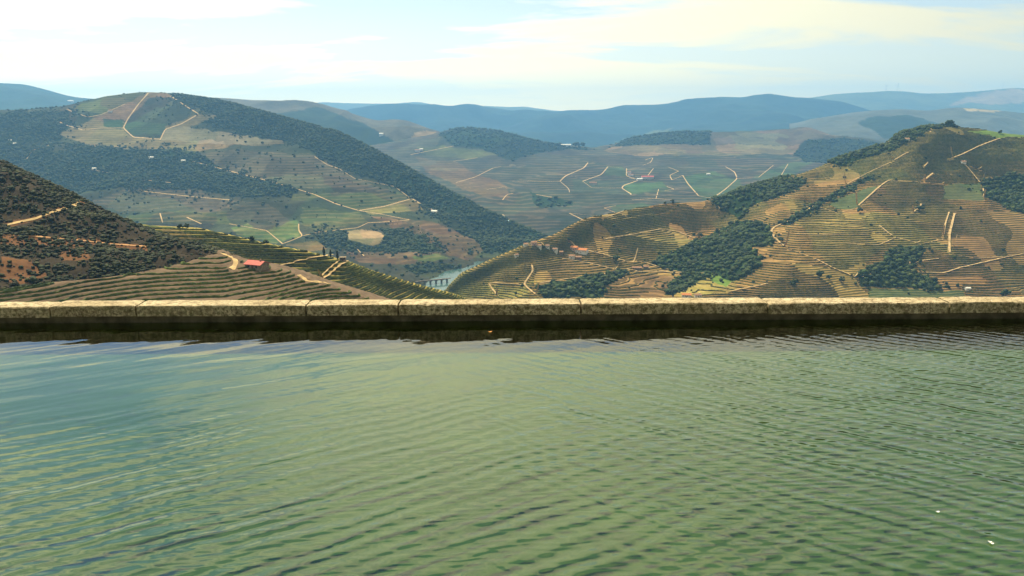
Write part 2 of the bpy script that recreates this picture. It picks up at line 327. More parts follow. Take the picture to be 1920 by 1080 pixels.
hill('forested_mountain', -520, 1100, 640, [
    [(-520, 262, 2900), (-200, 232, 2900), (0, 210, 2900), (60, 206, 2900), (120, 198, 2900), (180, 185, 2900), (230, 176, 2900), (262, 172, 2900), (290, 172, 2900), (340, 176, 2890), (400, 186, 2850), (440, 194, 2800), (480, 205, 2750), (540, 221, 2680), (600, 237, 2600), (640, 249, 2550), (700, 277, 2450), (760, 311, 2350), (800, 334, 2290), (850, 361, 2220), (900, 389, 2150), (950, 413, 2080), (1000, 434, 2010), (1040, 452, 1970), (1100, 480, 1930)],
    [(-520, 300, 2500), (0, 262, 2500), (270, 262, 2520), (480, 266, 2460), (600, 300, 2350), (700, 338, 2220), (900, 424, 2000), (1040, 465, 1900), (1100, 485, 1880)],
    [(-520, 375, 2050), (0, 370, 2050), (500, 372, 2030), (700, 405, 1950), (900, 455, 1870), (1040, 475, 1830), (1100, 490, 1800)],
    [(-520, None, 1690, -296), (500, None, 1680, -298), (680, None, 1620, -306), (770, None, 1575, -319), (860, None, 1715, -319), (900, None, 1770, -318), (1100, None, 1800, -316)],
    [(-520, None, 1380, -318), (730, None, 1380, -320), (790, None, 1400, -345), (860, None, 1500, -345), (1100, None, 1500, -345)]],
    [95, 95, 95, 40], m_mid, 'S', polys=[
    ('K', lo([(480, 430), (740, 420), (800, 470), (1000, 480), (1100, 560), (870, 540), (640, 510), (450, 520), (330, 475)])),
    ('F', lo([(-200, 160), (150, 140), (260, 135), (250, 205), (180, 300), (70, 330), (-200, 330)])),
    ('F', lo([(80, 300), (350, 268), (640, 280), (760, 300), (860, 370), (1100, 420), (1120, 450), (880, 462), (760, 430), (500, 420), (300, 440), (100, 380)])),
    ('K', lo([(760, 300), (900, 280), (1180, 300), (1300, 380), (1480, 440), (1100, 420), (860, 370)])),
    ('F', lo([(740, 60), (900, 95), (1050, 145), (1300, 225), (1500, 285), (1700, 400), (1900, 510), (2060, 590), (2100, 640), (1900, 665), (1810, 670), (1800, 640), (1660, 560), (1600, 510), (1480, 420), (1300, 360), (1120, 262), (900, 215), (740, 175), (800, 150), (640, 80)])),
    ('L', lo([(255, 130), (370, 92), (490, 64), (560, 64), (470, 110), (400, 150), (380, 150)])),
    ('D', lo([(380, 150), (470, 110), (560, 60), (620, 66), (660, 90), (560, 92), (480, 170), (465, 200), (500, 235), (600, 240), (620, 195), (750, 146), (800, 150), (805, 160), (740, 185), (700, 200), (900, 225), (1060, 250), (1060, 262), (880, 268), (750, 290), (640, 275), (500, 282), (330, 265), (220, 225), (250, 205), (320, 175)])),
    ('P', lo([(610, 202), (700, 197), (900, 224), (1060, 252), (900, 266), (650, 250), (603, 245)])),
    ('S', lo([(478, 170), (555, 88), (640, 85), (748, 146), (625, 188), (610, 195), (470, 180)])),
    ('G', lo([(470, 175), (500, 178), (625, 188), (605, 222), (500, 225), (465, 200)])), ('G', lo([(385, 165), (470, 170), (460, 205), (390, 195)])),
    ('L', lo([(475, 528), (600, 518), (840, 512), (870, 560), (740, 562), (600, 562), (480, 548)])),
    ('H', lo([(870, 578), (930, 560), (1000, 585), (1110, 545), (1125, 605), (1040, 630), (900, 605)])),
    ('L', lo([(1090, 447), (1200, 447), (1480, 442), (1545, 465), (1340, 510), (1200, 462), (1100, 472)])), ('Y', lo([(1345, 512), (1545, 466), (1600, 500), (1560, 516), (1380, 522)])),
    ('L', lo([(1130, 500), (1340, 515), (1380, 550), (1200, 590), (1120, 560)])),
    ('B', lo([(1390, 528), (1530, 540), (1640, 560), (1790, 625), (1810, 662), (1760, 700), (1650, 668), (1560, 600), (1470, 570)])),
    ('F', lo([(1180, 600), (1290, 585), (1300, 622), (1390, 646), (1450, 612), (1440, 585), (1390, 570), (1520, 580), (1580, 610), (1650, 665), (1400, 662), (1290, 652), (1200, 640)])),
    ('T', lo([(1297, 588), (1350, 582), (1430, 592), (1447, 612), (1400, 642), (1310, 622)])),
    ('B', lo([(1280, 662), (1640, 668), (1680, 690), (1600, 700), (1500, 712), (1350, 700)])), ('H', lo([(1540, 680), (1640, 672), (1690, 690), (1580, 702)])), ('F', lo([(1500, 715), (1650, 705), (1740, 720), (1560, 752)])),
    ('O', lo([(1060, 640), (1180, 618), (1230, 650), (1150, 664)]))],
    nz=(42, 420), terr=0.65, dz=7, parcel=110, dim=0.70, back=(1.12, 0.35, 1.3, -335))

# ---- right hill with its spur
hr = hill('terraced_hill', 790, 2330, 800, [
    [(790, 600, 1130), (820, 562, 1135), (838, 538, 1140), (850, 524, 1145), (870, 509, 1152), (905, 493, 1165), (940, 478, 1180), (1000, 453, 1200), (1040, 438, 1230), (1090, 412, 1270), (1150, 398, 1330), (1200, 387, 1375), (1250, 380, 1420), (1310, 378, 1450), (1335, 374, 1460), (1400, 351, 1490), (1450, 337, 1510), (1500, 326, 1525), (1540, 311, 1535), (1580, 293, 1545), (1620, 283, 1550), (1655, 271, 1555), (1690, 250, 1560), (1720, 241, 1565), (1780, 236, 1570), (1830, 240, 1565), (1880, 249, 1555), (1920, 253, 1545), (2100, 262, 1500), (2330, 280, 1450)],
    [(790, 612, 1105), (850, 545, 1120), (870, 535, 1125), (940, 508, 1140), (1000, 490, 1150), (1150, 440, 1255), (1250, 430, 1335), (1310, 436, 1350), (1360, 430, 1350), (1420, 410, 1345), (1500, 392, 1330), (1650, 368, 1345), (1780, 360, 1360), (1920, 360, 1355), (2330, 370, 1300)],
    [(790, 625, 1080), (870, 562, 1095), (1000, 527, 1110), (1150, 507, 1140), (1250, 507, 1165), (1330, 502, 1165), (1420, 480, 1150), (1500, 462, 1160), (1650, 460, 1170), (1920, 460, 1175), (2330, 470, 1140)],
    [(790, 640, 1040), (870, 595, 1060), (1000, 562, 1062), (1250, 558, 1045), (1420, 558, 1035), (1650, 558, 1035), (1920, 558, 1040), (2330, 560, 1010)],
    [(790, None, 830, -335), (2330, None, 830, -335)]],
    [190, 170, 130, 14], m_right, 'O', polys=[
    ('Y', ro([(-200, 640), (80, 590), (190, 660), (60, 790), (-120, 838), (-240, 838)])),
    ('B', ro([(1400, 400), (1640, 420), (1640, 480), (1480, 500), (1400, 500), (1330, 470)])), ('B', ro([(1640, 490), (1920, 520), (2300, 560), (2300, 700), (1920, 690), (1660, 680)])),
    ('B', ro([(1500, 690), (1920, 660), (2300, 700), (2300, 840), (1600, 840), (1600, 780)])),
    ('A', ro([(1200, 345), (1480, 260), (1560, 190), (1700, 185), (1920, 230), (2300, 260), (2300, 340), (1920, 330), (1750, 330), (1600, 380), (1400, 400), (1340, 380), (1200, 400), (1100, 410)])),
    ('D', ro([(1760, 345), (1920, 320), (2300, 340), (2300, 390), (1920, 385), (1770, 385)])),
    ('B', ro([(340, 790), (430, 745), (640, 760), (600, 800), (560, 838), (340, 838)])), ('Y', ro([(640, 800), (750, 745), (820, 790), (700, 838), (600, 838)])),
    ('Y', ro([(-40, 800), (30, 790), (70, 800), (100, 838), (-60, 838)])), ('Y', ro([(60, 690), (190, 680), (110, 780), (60, 780)])),
    ('F', ro([(740, 468), (800, 455), (900, 415), (1000, 380), (1110, 395), (1060, 440), (900, 495), (860, 545), (780, 505)])),
    ('F', ro([(860, 545), (960, 558), (985, 640), (890, 650), (945, 690), (900, 740), (830, 775), (740, 742), (660, 748), (520, 712), (560, 688), (700, 620), (820, 560)])),
    ('F', ro([(640, 745), (750, 745), (660, 800), (610, 830), (570, 830), (600, 790)])),
    ('F', ro([(80, 790), (350, 750), (390, 730), (430, 745), (350, 790), (345, 838), (110, 838)])),
    ('F', ro([(1400, 655), (1530, 645), (1560, 660), (1520, 700), (1480, 735), (1600, 780), (1600, 805), (1310, 795), (1300, 740), (1390, 700)])),
    ('F', ro([(1765, 400), (1860, 375), (1930, 385), (2100, 400), (2100, 520), (1920, 520), (1840, 490), (1765, 460)])),
    ('F', ro([(990, 560), (1120, 490), (1250, 425), (1345, 376), (1345, 395), (1260, 440), (1130, 510), (1030, 562)])),
    ('F', ro([(1180, 335), (1300, 280), (1400, 262), (1480, 215), (1560, 180), (1690, 178), (1690, 190), (1570, 203), (1500, 245), (1400, 290), (1240, 345)])),
    ('G', ro([(1180, 492), (1300, 432), (1380, 418), (1285, 506)])), ('G', ro([(1620, 412), (1760, 405), (1765, 470), (1620, 465)])), ('H', ro([(745, 742), (825, 772), (800, 798), (750, 775)])),
    ('H', ro([(1700, 215), (1800, 210), (1930, 228), (1930, 240), (1780, 232)])), ('G', ro([(1330, 800), (1560, 806), (1700, 812), (1700, 838), (1330, 838)]))],
    nz=(16, 240), terr=1.0, dz=2.35, step=True, noterr='FGH', parcel=95, pc=0.42)

# ---- left terraced ridge
hl = hill('terraced_ridge', -60, 960, 760, [
    [(-60, 400, 660), (150, 408, 655), (295, 424, 640), (375, 428, 625), (435, 440, 610), (505, 457, 598), (575, 472, 590), (645, 487, 585), (700, 507, 600), (775, 530, 630), (850, 550, 655), (870, 557, 662), (900, 575, 668), (960, 610, 675)],
    [(-60, 480, 590), (300, 482, 596), (500, 494, 577), (645, 522, 564), (700, 533, 581), (775, 548, 613), (870, 574, 645), (960, 625, 655)],
    [(-60, 560, 550), (300, 560, 551), (500, 560, 535), (645, 562, 545), (700, 565, 562), (775, 575, 590), (870, 600, 625), (960, 650, 635)],
    [(-60, None, 440, -180), (960, None, 470, -220)]],
    [150, 120, 14], m_left, 'L', polys=[('D', lo([(590, 575), (700, 590), (760, 620), (700, 650), (620, 600)]))], nz=(5, 110), terr=1.0, dz=2.5, step=True, noterr='FG')
# ---- near field and the slope under the pool
h8 = hill('vine_field', -520, 2400, 900, [
    [(-520, 590, 262), (-200, 562, 275), (0, 546, 290), (60, 536, 300), (120, 528, 310), (190, 520, 320), (250, 511, 330), (300, 503, 337), (350, 491, 345), (400, 477, 353), (415, 474, 355), (440, 484, 354), (470, 496, 350), (520, 503, 348), (565, 515, 346), (620, 535, 341), (695, 560, 332), (760, 585, 318), (900, 640, 255), (2400, 660, 240)],
    [(-520, 610, 245), (0, 566, 280), (250, 562, 303), (420, 560, 307), (500, 561, 313), (565, 563, 321), (620, 566, 326), (695, 588, 318), (900, 660, 240), (2400, 680, 230)],
    [(-520, None, 190, -84), (2400, None, 190, -84)], [(-520, None, 60, -36), (2400, None, 60, -36)], [(-520, None, 7.0, -4.5), (2400, None, 7.0, -4.5)]],
    [110, 16, 12, 8], m_field, 'Q', nz=(1.2, 45), terr=1.0, dz=1.05, noterr='', step=True)
# ---- near scrub hill
h7 = hill('scrub_hill', -520, 440, 420, [
    [(-520, 90, 470), (-250, 195, 455), (-100, 262, 440), (0, 306, 430), (40, 322, 428), (80, 340, 426), (120, 356, 423), (150, 371, 420), (200, 398, 412), (250, 424, 402), (300, 443, 390), (350, 459, 376), (385, 468, 366), (420, 477, 357), (440, 486, 352)],
    [(-520, 340, 365), (-100, 420, 350), (0, 430, 350), (120, 450, 354), (250, 470, 358), (350, 478, 357), (420, 480, 355), (440, 490, 350)],
    [(-520, 600, 258), (-100, 556, 282), (0, 549, 288), (120, 531, 308), (250, 515, 328), (350, 496, 343), (420, 483, 353), (440, 495, 349)],
    [(-520, None, 230, -95), (440, None, 320, -95)]], [110, 110, 10], m_bush, 'N', polys=[
    ('M', lo([(0, 560), (180, 520), (300, 460), (310, 485), (250, 505), (130, 545), (0, 585)])), ('M', lo([(0, 680), (120, 700), (180, 760), (60, 790), (0, 770)])),
    ('M', lo([(200, 650), (320, 640), (340, 690), (240, 700)])), ('M', lo([(0, 600), (300, 610), (560, 645), (560, 665), (300, 640), (0, 640)]))], nz=(5, 60), terr=0.0, dz=5)

# ------------------------------------------------------------------ roads and tracks (draped ribbons)
m_road = plain('dirt_track', (0.42, 0.295, 0.14), 0.95, 0.3, 0.25)
m_red = plain('red_earth_track', (0.40, 0.22, 0.10), 0.95, 0.3, 0.3)
ROADPTS = {}
def road(h, pts, width, label, mat=None, lift=0.25, name='dirt_road'):
    bench = h in (hr, hl)
    width *= 0.54; pts = np.asarray(pts, float); seg = np.hypot(*np.diff(pts, axis=0).T); s = np.concatenate([[0], np.cumsum(seg)])
    n = max(4, int(s[-1] / 2.2)); q = np.linspace(0, s[-1], n)
    uu = np.interp(q, s, pts[:, 0]); vv = np.interp(q, s, pts[:, 1])
    if n > 8:
        k = np.hanning(7); k /= k.sum(); sm = lambda a: np.concatenate([a[:3], np.convolve(a, k, 'valid'), a[-3:]]); uu, vv = sm(uu), sm(vv)
    C = [hit(h, a, b) for a, b in zip(uu, vv)]; C = np.array([tuple(c) for c in C if c is not None])
    if len(C) < 3: return
    jump = np.linalg.norm(np.diff(C, axis=0), axis=1); cut = np.where(jump > max(60, 9 * np.median(jump)))[0]
    if len(cut):
        parts = np.split(C, cut + 1); C = max(parts, key=len)
        if len(C) < 3: return
    T = np.gradient(C[:, :2], axis=0); T /= np.linalg.norm(T, axis=1)[:, None] + 1e-9; Pn = np.stack([-T[:, 1], T[:, 0]], -1)
    w = width * (0.85 + 0.3 * noise(np.arange(len(C)) * 0.35, C[:, 0] * 0.01))
    offs = (-0.5, -0.17, 0.17, 0.5); Vv = []
    for o_ in offs:
        xy = C[:, :2] + Pn * (w * o_)[:, None]
        z = np.array([drop(h, x, y) or c for (x, y), c in zip(xy, C[:, 2])]); z = np.where(np.abs(z - C[:, 2]) > width * 1.2, C[:, 2], z)
        Vv.append(np.column_stack([xy, z + lift]))
    Vv = np.stack(Vv, 1); m = len(C)
    if bench:
        zc = Vv[:, 1:3, 2].max(1); zc = np.max([np.roll(zc, k) for k in (-1, 0, 1)], 0) if m > 6 else zc; kk = np.hanning(9); kk /= kk.sum()
        if m > 12: zc = np.convolve(np.pad(zc, 4, mode='edge'), kk, 'valid')
        Vv[:, :, 2] = np.maximum(zc[:, None], Vv[:, :, 2])
    ROADPTS.setdefault(id(h), []).append(np.column_stack([C[:, :2], w]))
    m = len(C); ii = np.arange(m * 4).reshape(m, 4)
    Fq = np.stack([ii[:-1, :-1], ii[:-1, 1:], ii[1:, 1:], ii[1:, :-1]], -1).reshape(-1, 4)
    o = obj(name, Vv.reshape(-1, 3), Fq, mat or m_road, smooth=True); tag(o, label, 'road', kind='structure'); return o
H3, HB = HILLS['forested_mountain'], HILLS['vineyard_bowl']
for pl, w in (
    ([(560, 65), (520, 110), (480, 165), (462, 200), (500, 235), (600, 242)], 8), ([(600, 245), (620, 205), (680, 185), (745, 148), (700, 120), (640, 80)], 8),
    ([(195, 165), (250, 190), (310, 208)], 8), ([(250, 130), (275, 140)], 8), ([(200, 245), (185, 265), (120, 285), (95, 325)], 8),
    ([(720, 325), (800, 345), (900, 372)], 6), ([(540, 438), (620, 447), (720, 458)], 6), ([(1180, 308), (1230, 340), (1270, 352)], 7),
    ([(1180, 450), (1260, 485), (1345, 510), (1420, 522), (1535, 545)], 7), ([(1345, 510), (1440, 495), (1545, 465), (1600, 500)], 7), ([(1535, 545), (1460, 552), (1380, 556)], 5),
    ([(1120, 560), (1120, 585), (1135, 605), (1100, 620), (1060, 635)], 5), ([(600, 520), (610, 555)], 5), ([(700, 535), (755, 560)], 6), ([(640, 405), (540, 395)], 4),
    ([(1480, 420), (1540, 465)], 4), ([(330, 355), (420, 370)], 4), ([(1340, 655), (1365, 680)], 5)):
    road(H3, lo(pl), w, 'pale dirt track crossing the hazy forested mountain', lift=0.6)
for pl, w in (
    ([(285, 330), (270, 350), (200, 380), (180, 400)], 9), ([(360, 345), (335, 375), (265, 400)], 8), ([(430, 352), (428, 380), (460, 392)], 8), ([(530, 352), (510, 378)], 7),
    ([(480, 395), (420, 415), (410, 425), (450, 450), (430, 478), (390, 492)], 10), ([(500, 320), (530, 310), (520, 330), (490, 340)], 7), ([(625, 362), (590, 378), (600, 395)], 7),
    ([(640, 378), (660, 410), (700, 455)], 8), ([(800, 345), (835, 365), (845, 390), (800, 430), (765, 455)], 8), ([(550, 430), (540, 465)], 6), ([(345, 500), (400, 523)], 7),
    ([(215, 520), (280, 552)], 6), ([(980, 340), (925, 385)], 6), ([(1035, 335), (1005, 385)], 6), ([(580, 420), (610, 430), (570, 436)], 6), ([(90, 450), (150, 460)], 7), ([(20, 200), (85, 190), (90, 182)], 8)):
    road(HB, ro(pl), w, 'winding dirt track among the vineyards of the far valley', lift=0.6)
for pl, w in (([(1710, 405), (1780, 385), (1850, 350), (1880, 345)], 7), ([(1760, 440), (1900, 420)], 6), ([(1700, 325), (1790, 312)], 6), ([(1540, 300), (1640, 280), (1700, 268)], 7), ([(1885, 470), (1900, 450), (1925, 445)], 8), ([(1885, 525), (1905, 545), (1925, 548)], 8)):
    road(HB, lo(pl), w, 'winding dirt track among the vineyards of the far valley', lift=0.6)
for pl, w in (
    ([(1415, 396), (1380, 420), (1330, 465), (1285, 505)], 5), ([(1485, 292), (1420, 330)], 4), ([(1135, 490), (1060, 540), (985, 572), (970, 590), (990, 620), (1035, 655)], 6),
    ([(1375, 565), (1410, 595), (1440, 612)], 4), ([(1440, 612), (1480, 622), (1530, 636)], 5), ([(1135, 690), (1200, 725), (1300, 765)], 5), ([(1640, 515), (1625, 560), (1615, 620)], 4), ([(1660, 520), (1640, 600), (1640, 670), (1660, 675)], 6),
    ([(1490, 715), (1500, 740), (1620, 745), (1680, 725), (1870, 682)], 4), ([(1490, 720), (1530, 700), (1600, 690)], 3.5), ([(800, 818), (860, 805), (960, 785)], 4),
    ([(555, 580), (620, 590), (700, 620)], 5), ([(555, 580), (450, 600), (330, 620)], 3.5), ([(210, 620), (240, 650), (330, 672), (440, 705), (470, 700)], 5), ([(430, 730), (480, 740), (560, 738), (660, 750)], 5), ([(500, 705), (560, 725), (660, 748)], 4),
    ([(75, 715), (78, 740), (50, 780), (45, 790), (100, 836)], 5), ([(190, 690), (300, 710), (400, 735)], 4), ([(90, 785), (250, 760), (380, 742)], 3.5), ([(45, 790), (0, 785)], 4),
    ([(770, 490), (785, 510)], 4), ([(540, 477), (600, 470), (720, 470)], 5), ([(120, 640), (90, 610), (120, 605)], 4), ([(1570, 205), (1575, 198), (1568, 215)], 4), ([(1640, 318), (1690, 300), (1750, 270), (1830, 240)], 5), ([(1770, 470), (1765, 420)], 4), ([(1700, 340), (1760, 360)], 4), ([(1545, 345), (1560, 330)], 4), ([(1545, 398), (1580, 372)], 6), ([(1340, 600), (1150, 600), (1060, 598)], 3), ([(1500, 520), (1530, 500), (1535, 485)], 5), ([(340, 540), (400, 520), (470, 490)], 4)):
    road(hr, ro(pl), w, 'ochre dirt track across the terraced hillside', lift=0.5)
for pl in ([(1035, 655), (1085, 672), (1135, 690)], [(700, 620), (760, 612), (830, 575)], [(660, 750), (720, 742)], [(1300, 765), (1360, 745)], [(1285, 505), (1215, 520), (1135, 490)], [(1530, 636), (1600, 622), (1618, 618)], [(470, 700), (500, 705)], [(1660, 675), (1740, 690), (1870, 682), (1930, 670)], [(1440, 612), (1375, 640), (1240, 632)], [(1415, 396), (1500, 402), (1620, 412)], [(1765, 420), (1700, 340)], [(1420, 330), (1330, 372), (1240, 420)]):
    road(hr, ro(pl), 2.6, 'thin ochre track linking the terraces of the hillside', lift=0.5)
for pl in ([(430, 380), (480, 395)], [(600, 395), (625, 385), (640, 378)], [(700, 455), (735, 462), (765, 455)], [(180, 400), (215, 430), (215, 470)], [(390, 492), (345, 500)], [(530, 352), (580, 345), (625, 362)], [(360, 345), (430, 352)], [(400, 523), (330, 530), (215, 520)], [(265, 400), (300, 425), (410, 425)], [(845, 390), (925, 385)], [(20, 400), (180, 400)], [(600, 470), (540, 465), (450, 470)]):
    road(HB, ro(pl), 4.5, 'thin pale track linking the farms of the far valley', lift=0.6)
for pl in ([(310, 208), (380, 200), (462, 200)], [(275, 140), (330, 160), (380, 150), (470, 110)], [(900, 372), (1010, 400), (1100, 425), (1180, 450)], [(720, 458), (860, 470)], [(1270, 352), (1330, 390), (1480, 420)], [(1135, 605), (1200, 590), (1340, 575), (1380, 556)], [(860, 560), (1000, 585), (1060, 635)]):
    road(H3, lo(pl), 4.5, 'thin pale track winding over the forested mountain', lift=0.6)
road(hr, ro([(-85, 785), (-80, 800), (-55, 830)]), 5, 'ochre dirt track looping round the end of the spur', lift=0.5); road(hr, ro([(-85, 785), (-60, 782), (0, 785)]), 4, 'ochre dirt track looping round the end of the spur', lift=0.5)
road(hl, lo([(1200, 775), (1240, 750), (1280, 715), (1310, 693)]), 4.5, 'pair of pale tracks climbing to the cypress trees', lift=0.35)
road(hl, lo([(1195, 768), (1225, 740), (1262, 708), (1275, 697)]), 3, 'narrow pale track beside the wider one below the cypresses', lift=0.35)
road(hl, lo([(1040, 722), (1100, 708), (1180, 688), (1225, 680), (1290, 690)]), 3, 'pale track along the terrace to the cypresses', lift=0.35)
road(h8, lo([(832, 670), (862, 682), (885, 697), (884, 712), (868, 730)]), 4.5, 'bright yellow dirt road curving by the red-roofed shed', lift=0.2)
road(h8, lo([(1120, 752), (1140, 765), (1150, 775), (1200, 778), (1240, 785)]), 3.5, 'sandy turning place at the end of the near field', lift=0.2)
road(h7, lo([(0, 572), (60, 556), (130, 542), (200, 515), (270, 496), (295, 480), (290, 465), (270, 458)]), 3.2, 'dirt track winding up the dark scrub hill', lift=0.25)
road(h7, lo([(0, 600), (120, 606), (300, 622), (420, 636), (560, 646)]), 2.4, 'reddish track running level across the dark scrub hill', m_red, lift=0.25)

# ------------------------------------------------------------------ vine rows along the contours
m_vine = leafmat('vine_leaves', (0.035, 0.06, 0.012), (0.10, 0.125, 0.025), 0.35)
m_vine2 = leafmat('vine_leaves_yellowing', (0.020, 0.033, 0.005), (0.085, 0.085, 0.013), 0.25)
def contours(h, okc, frac, lv0=None, lv1=None):
    zs, G, U, V, dz = h['zs'], h['G'], h['U'], h['V'], h['dz']; rr = h['rr']
    sl = slice(rr, None); z = zs[sl]; P = G[sl]; c = h['cls'][sl]; u = U[sl]; v = V[sl]
    ok = np.isin(c[:-1, :-1], list(okc)) & (u[:-1, :-1] > -120) & (u[:-1, :-1] < 2040) & (v[:-1, :-1] < 600) & (h['plot'][sl][:-1, :-1] > 0.10)
    k0 = int(np.floor(z[:-1, :-1][ok].min() / dz)); k1 = int(np.ceil(z[:-1, :-1][ok].max() / dz)); res = {}
    for k in range(k0, k1 + 1):
        lv = (k + frac) * dz; s = z > lv; e = []
        A, B, Cc, D = (0, 0), (0, 1), (1, 1), (1, 0); R_, C_ = z.shape
        g = lambda a, q: a[q[0]:R_ - 1 + q[0], q[1]:C_ - 1 + q[1]]
        pts = []; msk = []
        for p, q in ((A, B), (B, Cc), (Cc, D), (D, A)):
            za, zb = g(z, p), g(z, q); cr_ = (za > lv) != (zb > lv); f = np.clip((lv - za) / np.where(zb == za, 1, zb - za), 0, 1)[..., None]
            pts.append(g(P, p) * (1 - f) + g(P, q) * f); msk.append(cr_)
        msk = np.stack(msk, -1); cell = (msk.sum(-1) == 2) & ok
        if not cell.any(): continue
        mm = msk[cell]; pp = np.stack(pts, -2)[cell]; o = np.argsort(~mm, axis=1, kind='stable')[:, :2]
        r = np.arange(len(mm)); res[k] = (pp[r, o[:, 0]], pp[r, o[:, 1]])
    return res
def hedge(a, b, w, hgt, gap=0.12, gs=0.06, seed=0):
    keep = noise(a[:, 0] * gs, a[:, 1] * gs, 40 + seed) > gap
    a, b = a[keep], b[keep]
    if not len(a): return None
    d = b[:, :2] - a[:, :2]; ln = np.linalg.norm(d, axis=1); keep = ln > 1e-4; a, b, d, ln = a[keep], b[keep], d[keep], ln[keep]
    n = np.stack([-d[:, 1], d[:, 0]], -1) / ln[:, None]
    out = []; tint = []
    for p in (a, b):
        ww = w * (0.7 + 0.6 * noise(p[:, 0] * 0.9, p[:, 1] * 0.9, 5)); hh = hgt * (0.6 + 0.8 * noise(p[:, 0] * 0.6, p[:, 1] * 0.6, 6))
        l = p.copy(); l[:, :2] += n * (ww / 2)[:, None]; l[:, 2] -= 0.25; r = p.copy(); r[:, :2] -= n * (ww / 2)[:, None]; r[:, 2] -= 0.25
        tl = p.copy(); tl[:, :2] += n * (ww * .3)[:, None]; tl[:, 2] += hh; t2 = p.copy(); t2[:, :2] -= n * (ww * .3)[:, None]; t2[:, 2] += hh * 0.92
        out += [l, tl, t2, r]; tint += [0.65 + 0.7 * noise(p[:, 0] * 0.05, p[:, 1] * 0.05, 8)] * 4
    m = len(a); Vv = np.stack(out, 1).reshape(-1, 3); tt = np.stack(tint, 1).reshape(-1)
    base = np.arange(m)[:, None] * 8
    Fq = np.concatenate([base + np.array([0, 1, 5, 4]), base + np.array([1, 2, 6, 5]), base + np.array([2, 3, 7, 6])], 0)
    return Vv, Fq, np.repeat(tt[:, None], 3, 1)
def offroad(h, a, b):
    keep = np.ones(len(a), bool)
    for q in ROADPTS.get(id(h), []):
        keep &= (np.hypot(a[:, None, 0] - q[None, :, 0], a[:, None, 1] - q[None, :, 1]) > q[None, :, 2] * 0.75 + 0.5).all(1)
    return a[keep], b[keep]
def pieces(a, b, least=10):
    """sort unlinked contour segments into connected runs"""
    key = lambda p: [tuple(q) for q in np.round(p, 2)]
    par = {}
    def find(x):
        while par.setdefault(x, x) != x: par[x] = par[par[x]]; x = par[x]
        return x
    ka, kb = key(a), key(b)
    for x, y in zip(ka, kb): par[find(x)] = find(y)
    grp = {}
    for i, x in enumerate(ka): grp.setdefault(find(x), []).append(i)
    return [(a[g], b[g]) for g in grp.values() if len(g) >= least]
n_rows = 0
ORD = ('lowest', 'second', 'third', 'fourth', 'fifth', 'sixth', 'seventh', 'eighth', 'ninth', 'tenth', 'eleventh', 'twelfth', 'thirteenth', 'fourteenth', 'fifteenth', 'sixteenth', 'seventeenth', 'eighteenth', 'nineteenth', 'twentieth', 'uppermost', 'topmost', 'crowning', 'highest', 'last'); lvl = 0
for k, q in sorted(contours(h8, 'Q', 0.22).items()):
    runs = []
    for a, b in sorted(pieces(*offroad(h8, *q), 14), key=lambda p: -len(p[0])):
        r = hedge(a, b, 0.95, 0.85, gap=0.0)
        if r is None: continue
        uu, vv = proj(r[0])
        if ((vv < 561) & (uu > 0) & (uu < 760)).sum() > 12: runs.append(r)
    for j, r in enumerate(runs):
        o = obj('vine_row', r[0], r[1], m_vine, attrs={'tint': r[2]})
        tag(o, (ORD[lvl] + ' green vine row up the brown field from the parapet') if j == 0 else ('shorter run level with the ' + ORD[lvl] + ' vine row up the brown field' + (', farther along' if j > 1 else '')), 'vine row', 'vine rows of the near brown field')
    lvl += bool(runs)
for a, b in [p for q in contours(hl, 'LD', 0.2).values() for p in pieces(*offroad(hl, *q), 14)]:
    r = hedge(a, b, 1.5, 1.3, gap=0.0, seed=2)
    if r is None: continue
    uu, vv = proj(r[0])
    if not ((vv < 564) & (uu > 250) & (uu < 900)).any(): continue
    o = obj('vine_row', r[0], r[1], m_vine2, attrs={'tint': r[2]}); n_rows += 1
    tag(o, 'narrow vine row on a terrace of the ridge topped by three cypresses', 'vine row', 'vine rows terracing the cypress ridge')
acc = [[], [], []]; nv = 0
for fr_, ww in ((0.2, 1.45),):
    for k, (a, b) in contours(hr, 'OBADY', fr_).items():
        a, b = offroad(hr, a, b)
        r = hedge(a, b, ww, 1.5, gap=0.16, gs=0.02, seed=3)
        if r is None: continue
        acc[0].append(r[0]); acc[1].append(r[1] + nv); acc[2].append(r[2]); nv += len(r[0])
o = obj('vineyard', np.concatenate(acc[0]), np.concatenate(acc[1]), m_vine2, attrs={'tint': np.concatenate(acc[2])})
tag(o, 'dense vine rows following the terraces of the large hillside', 'vineyard', kind='stuff')

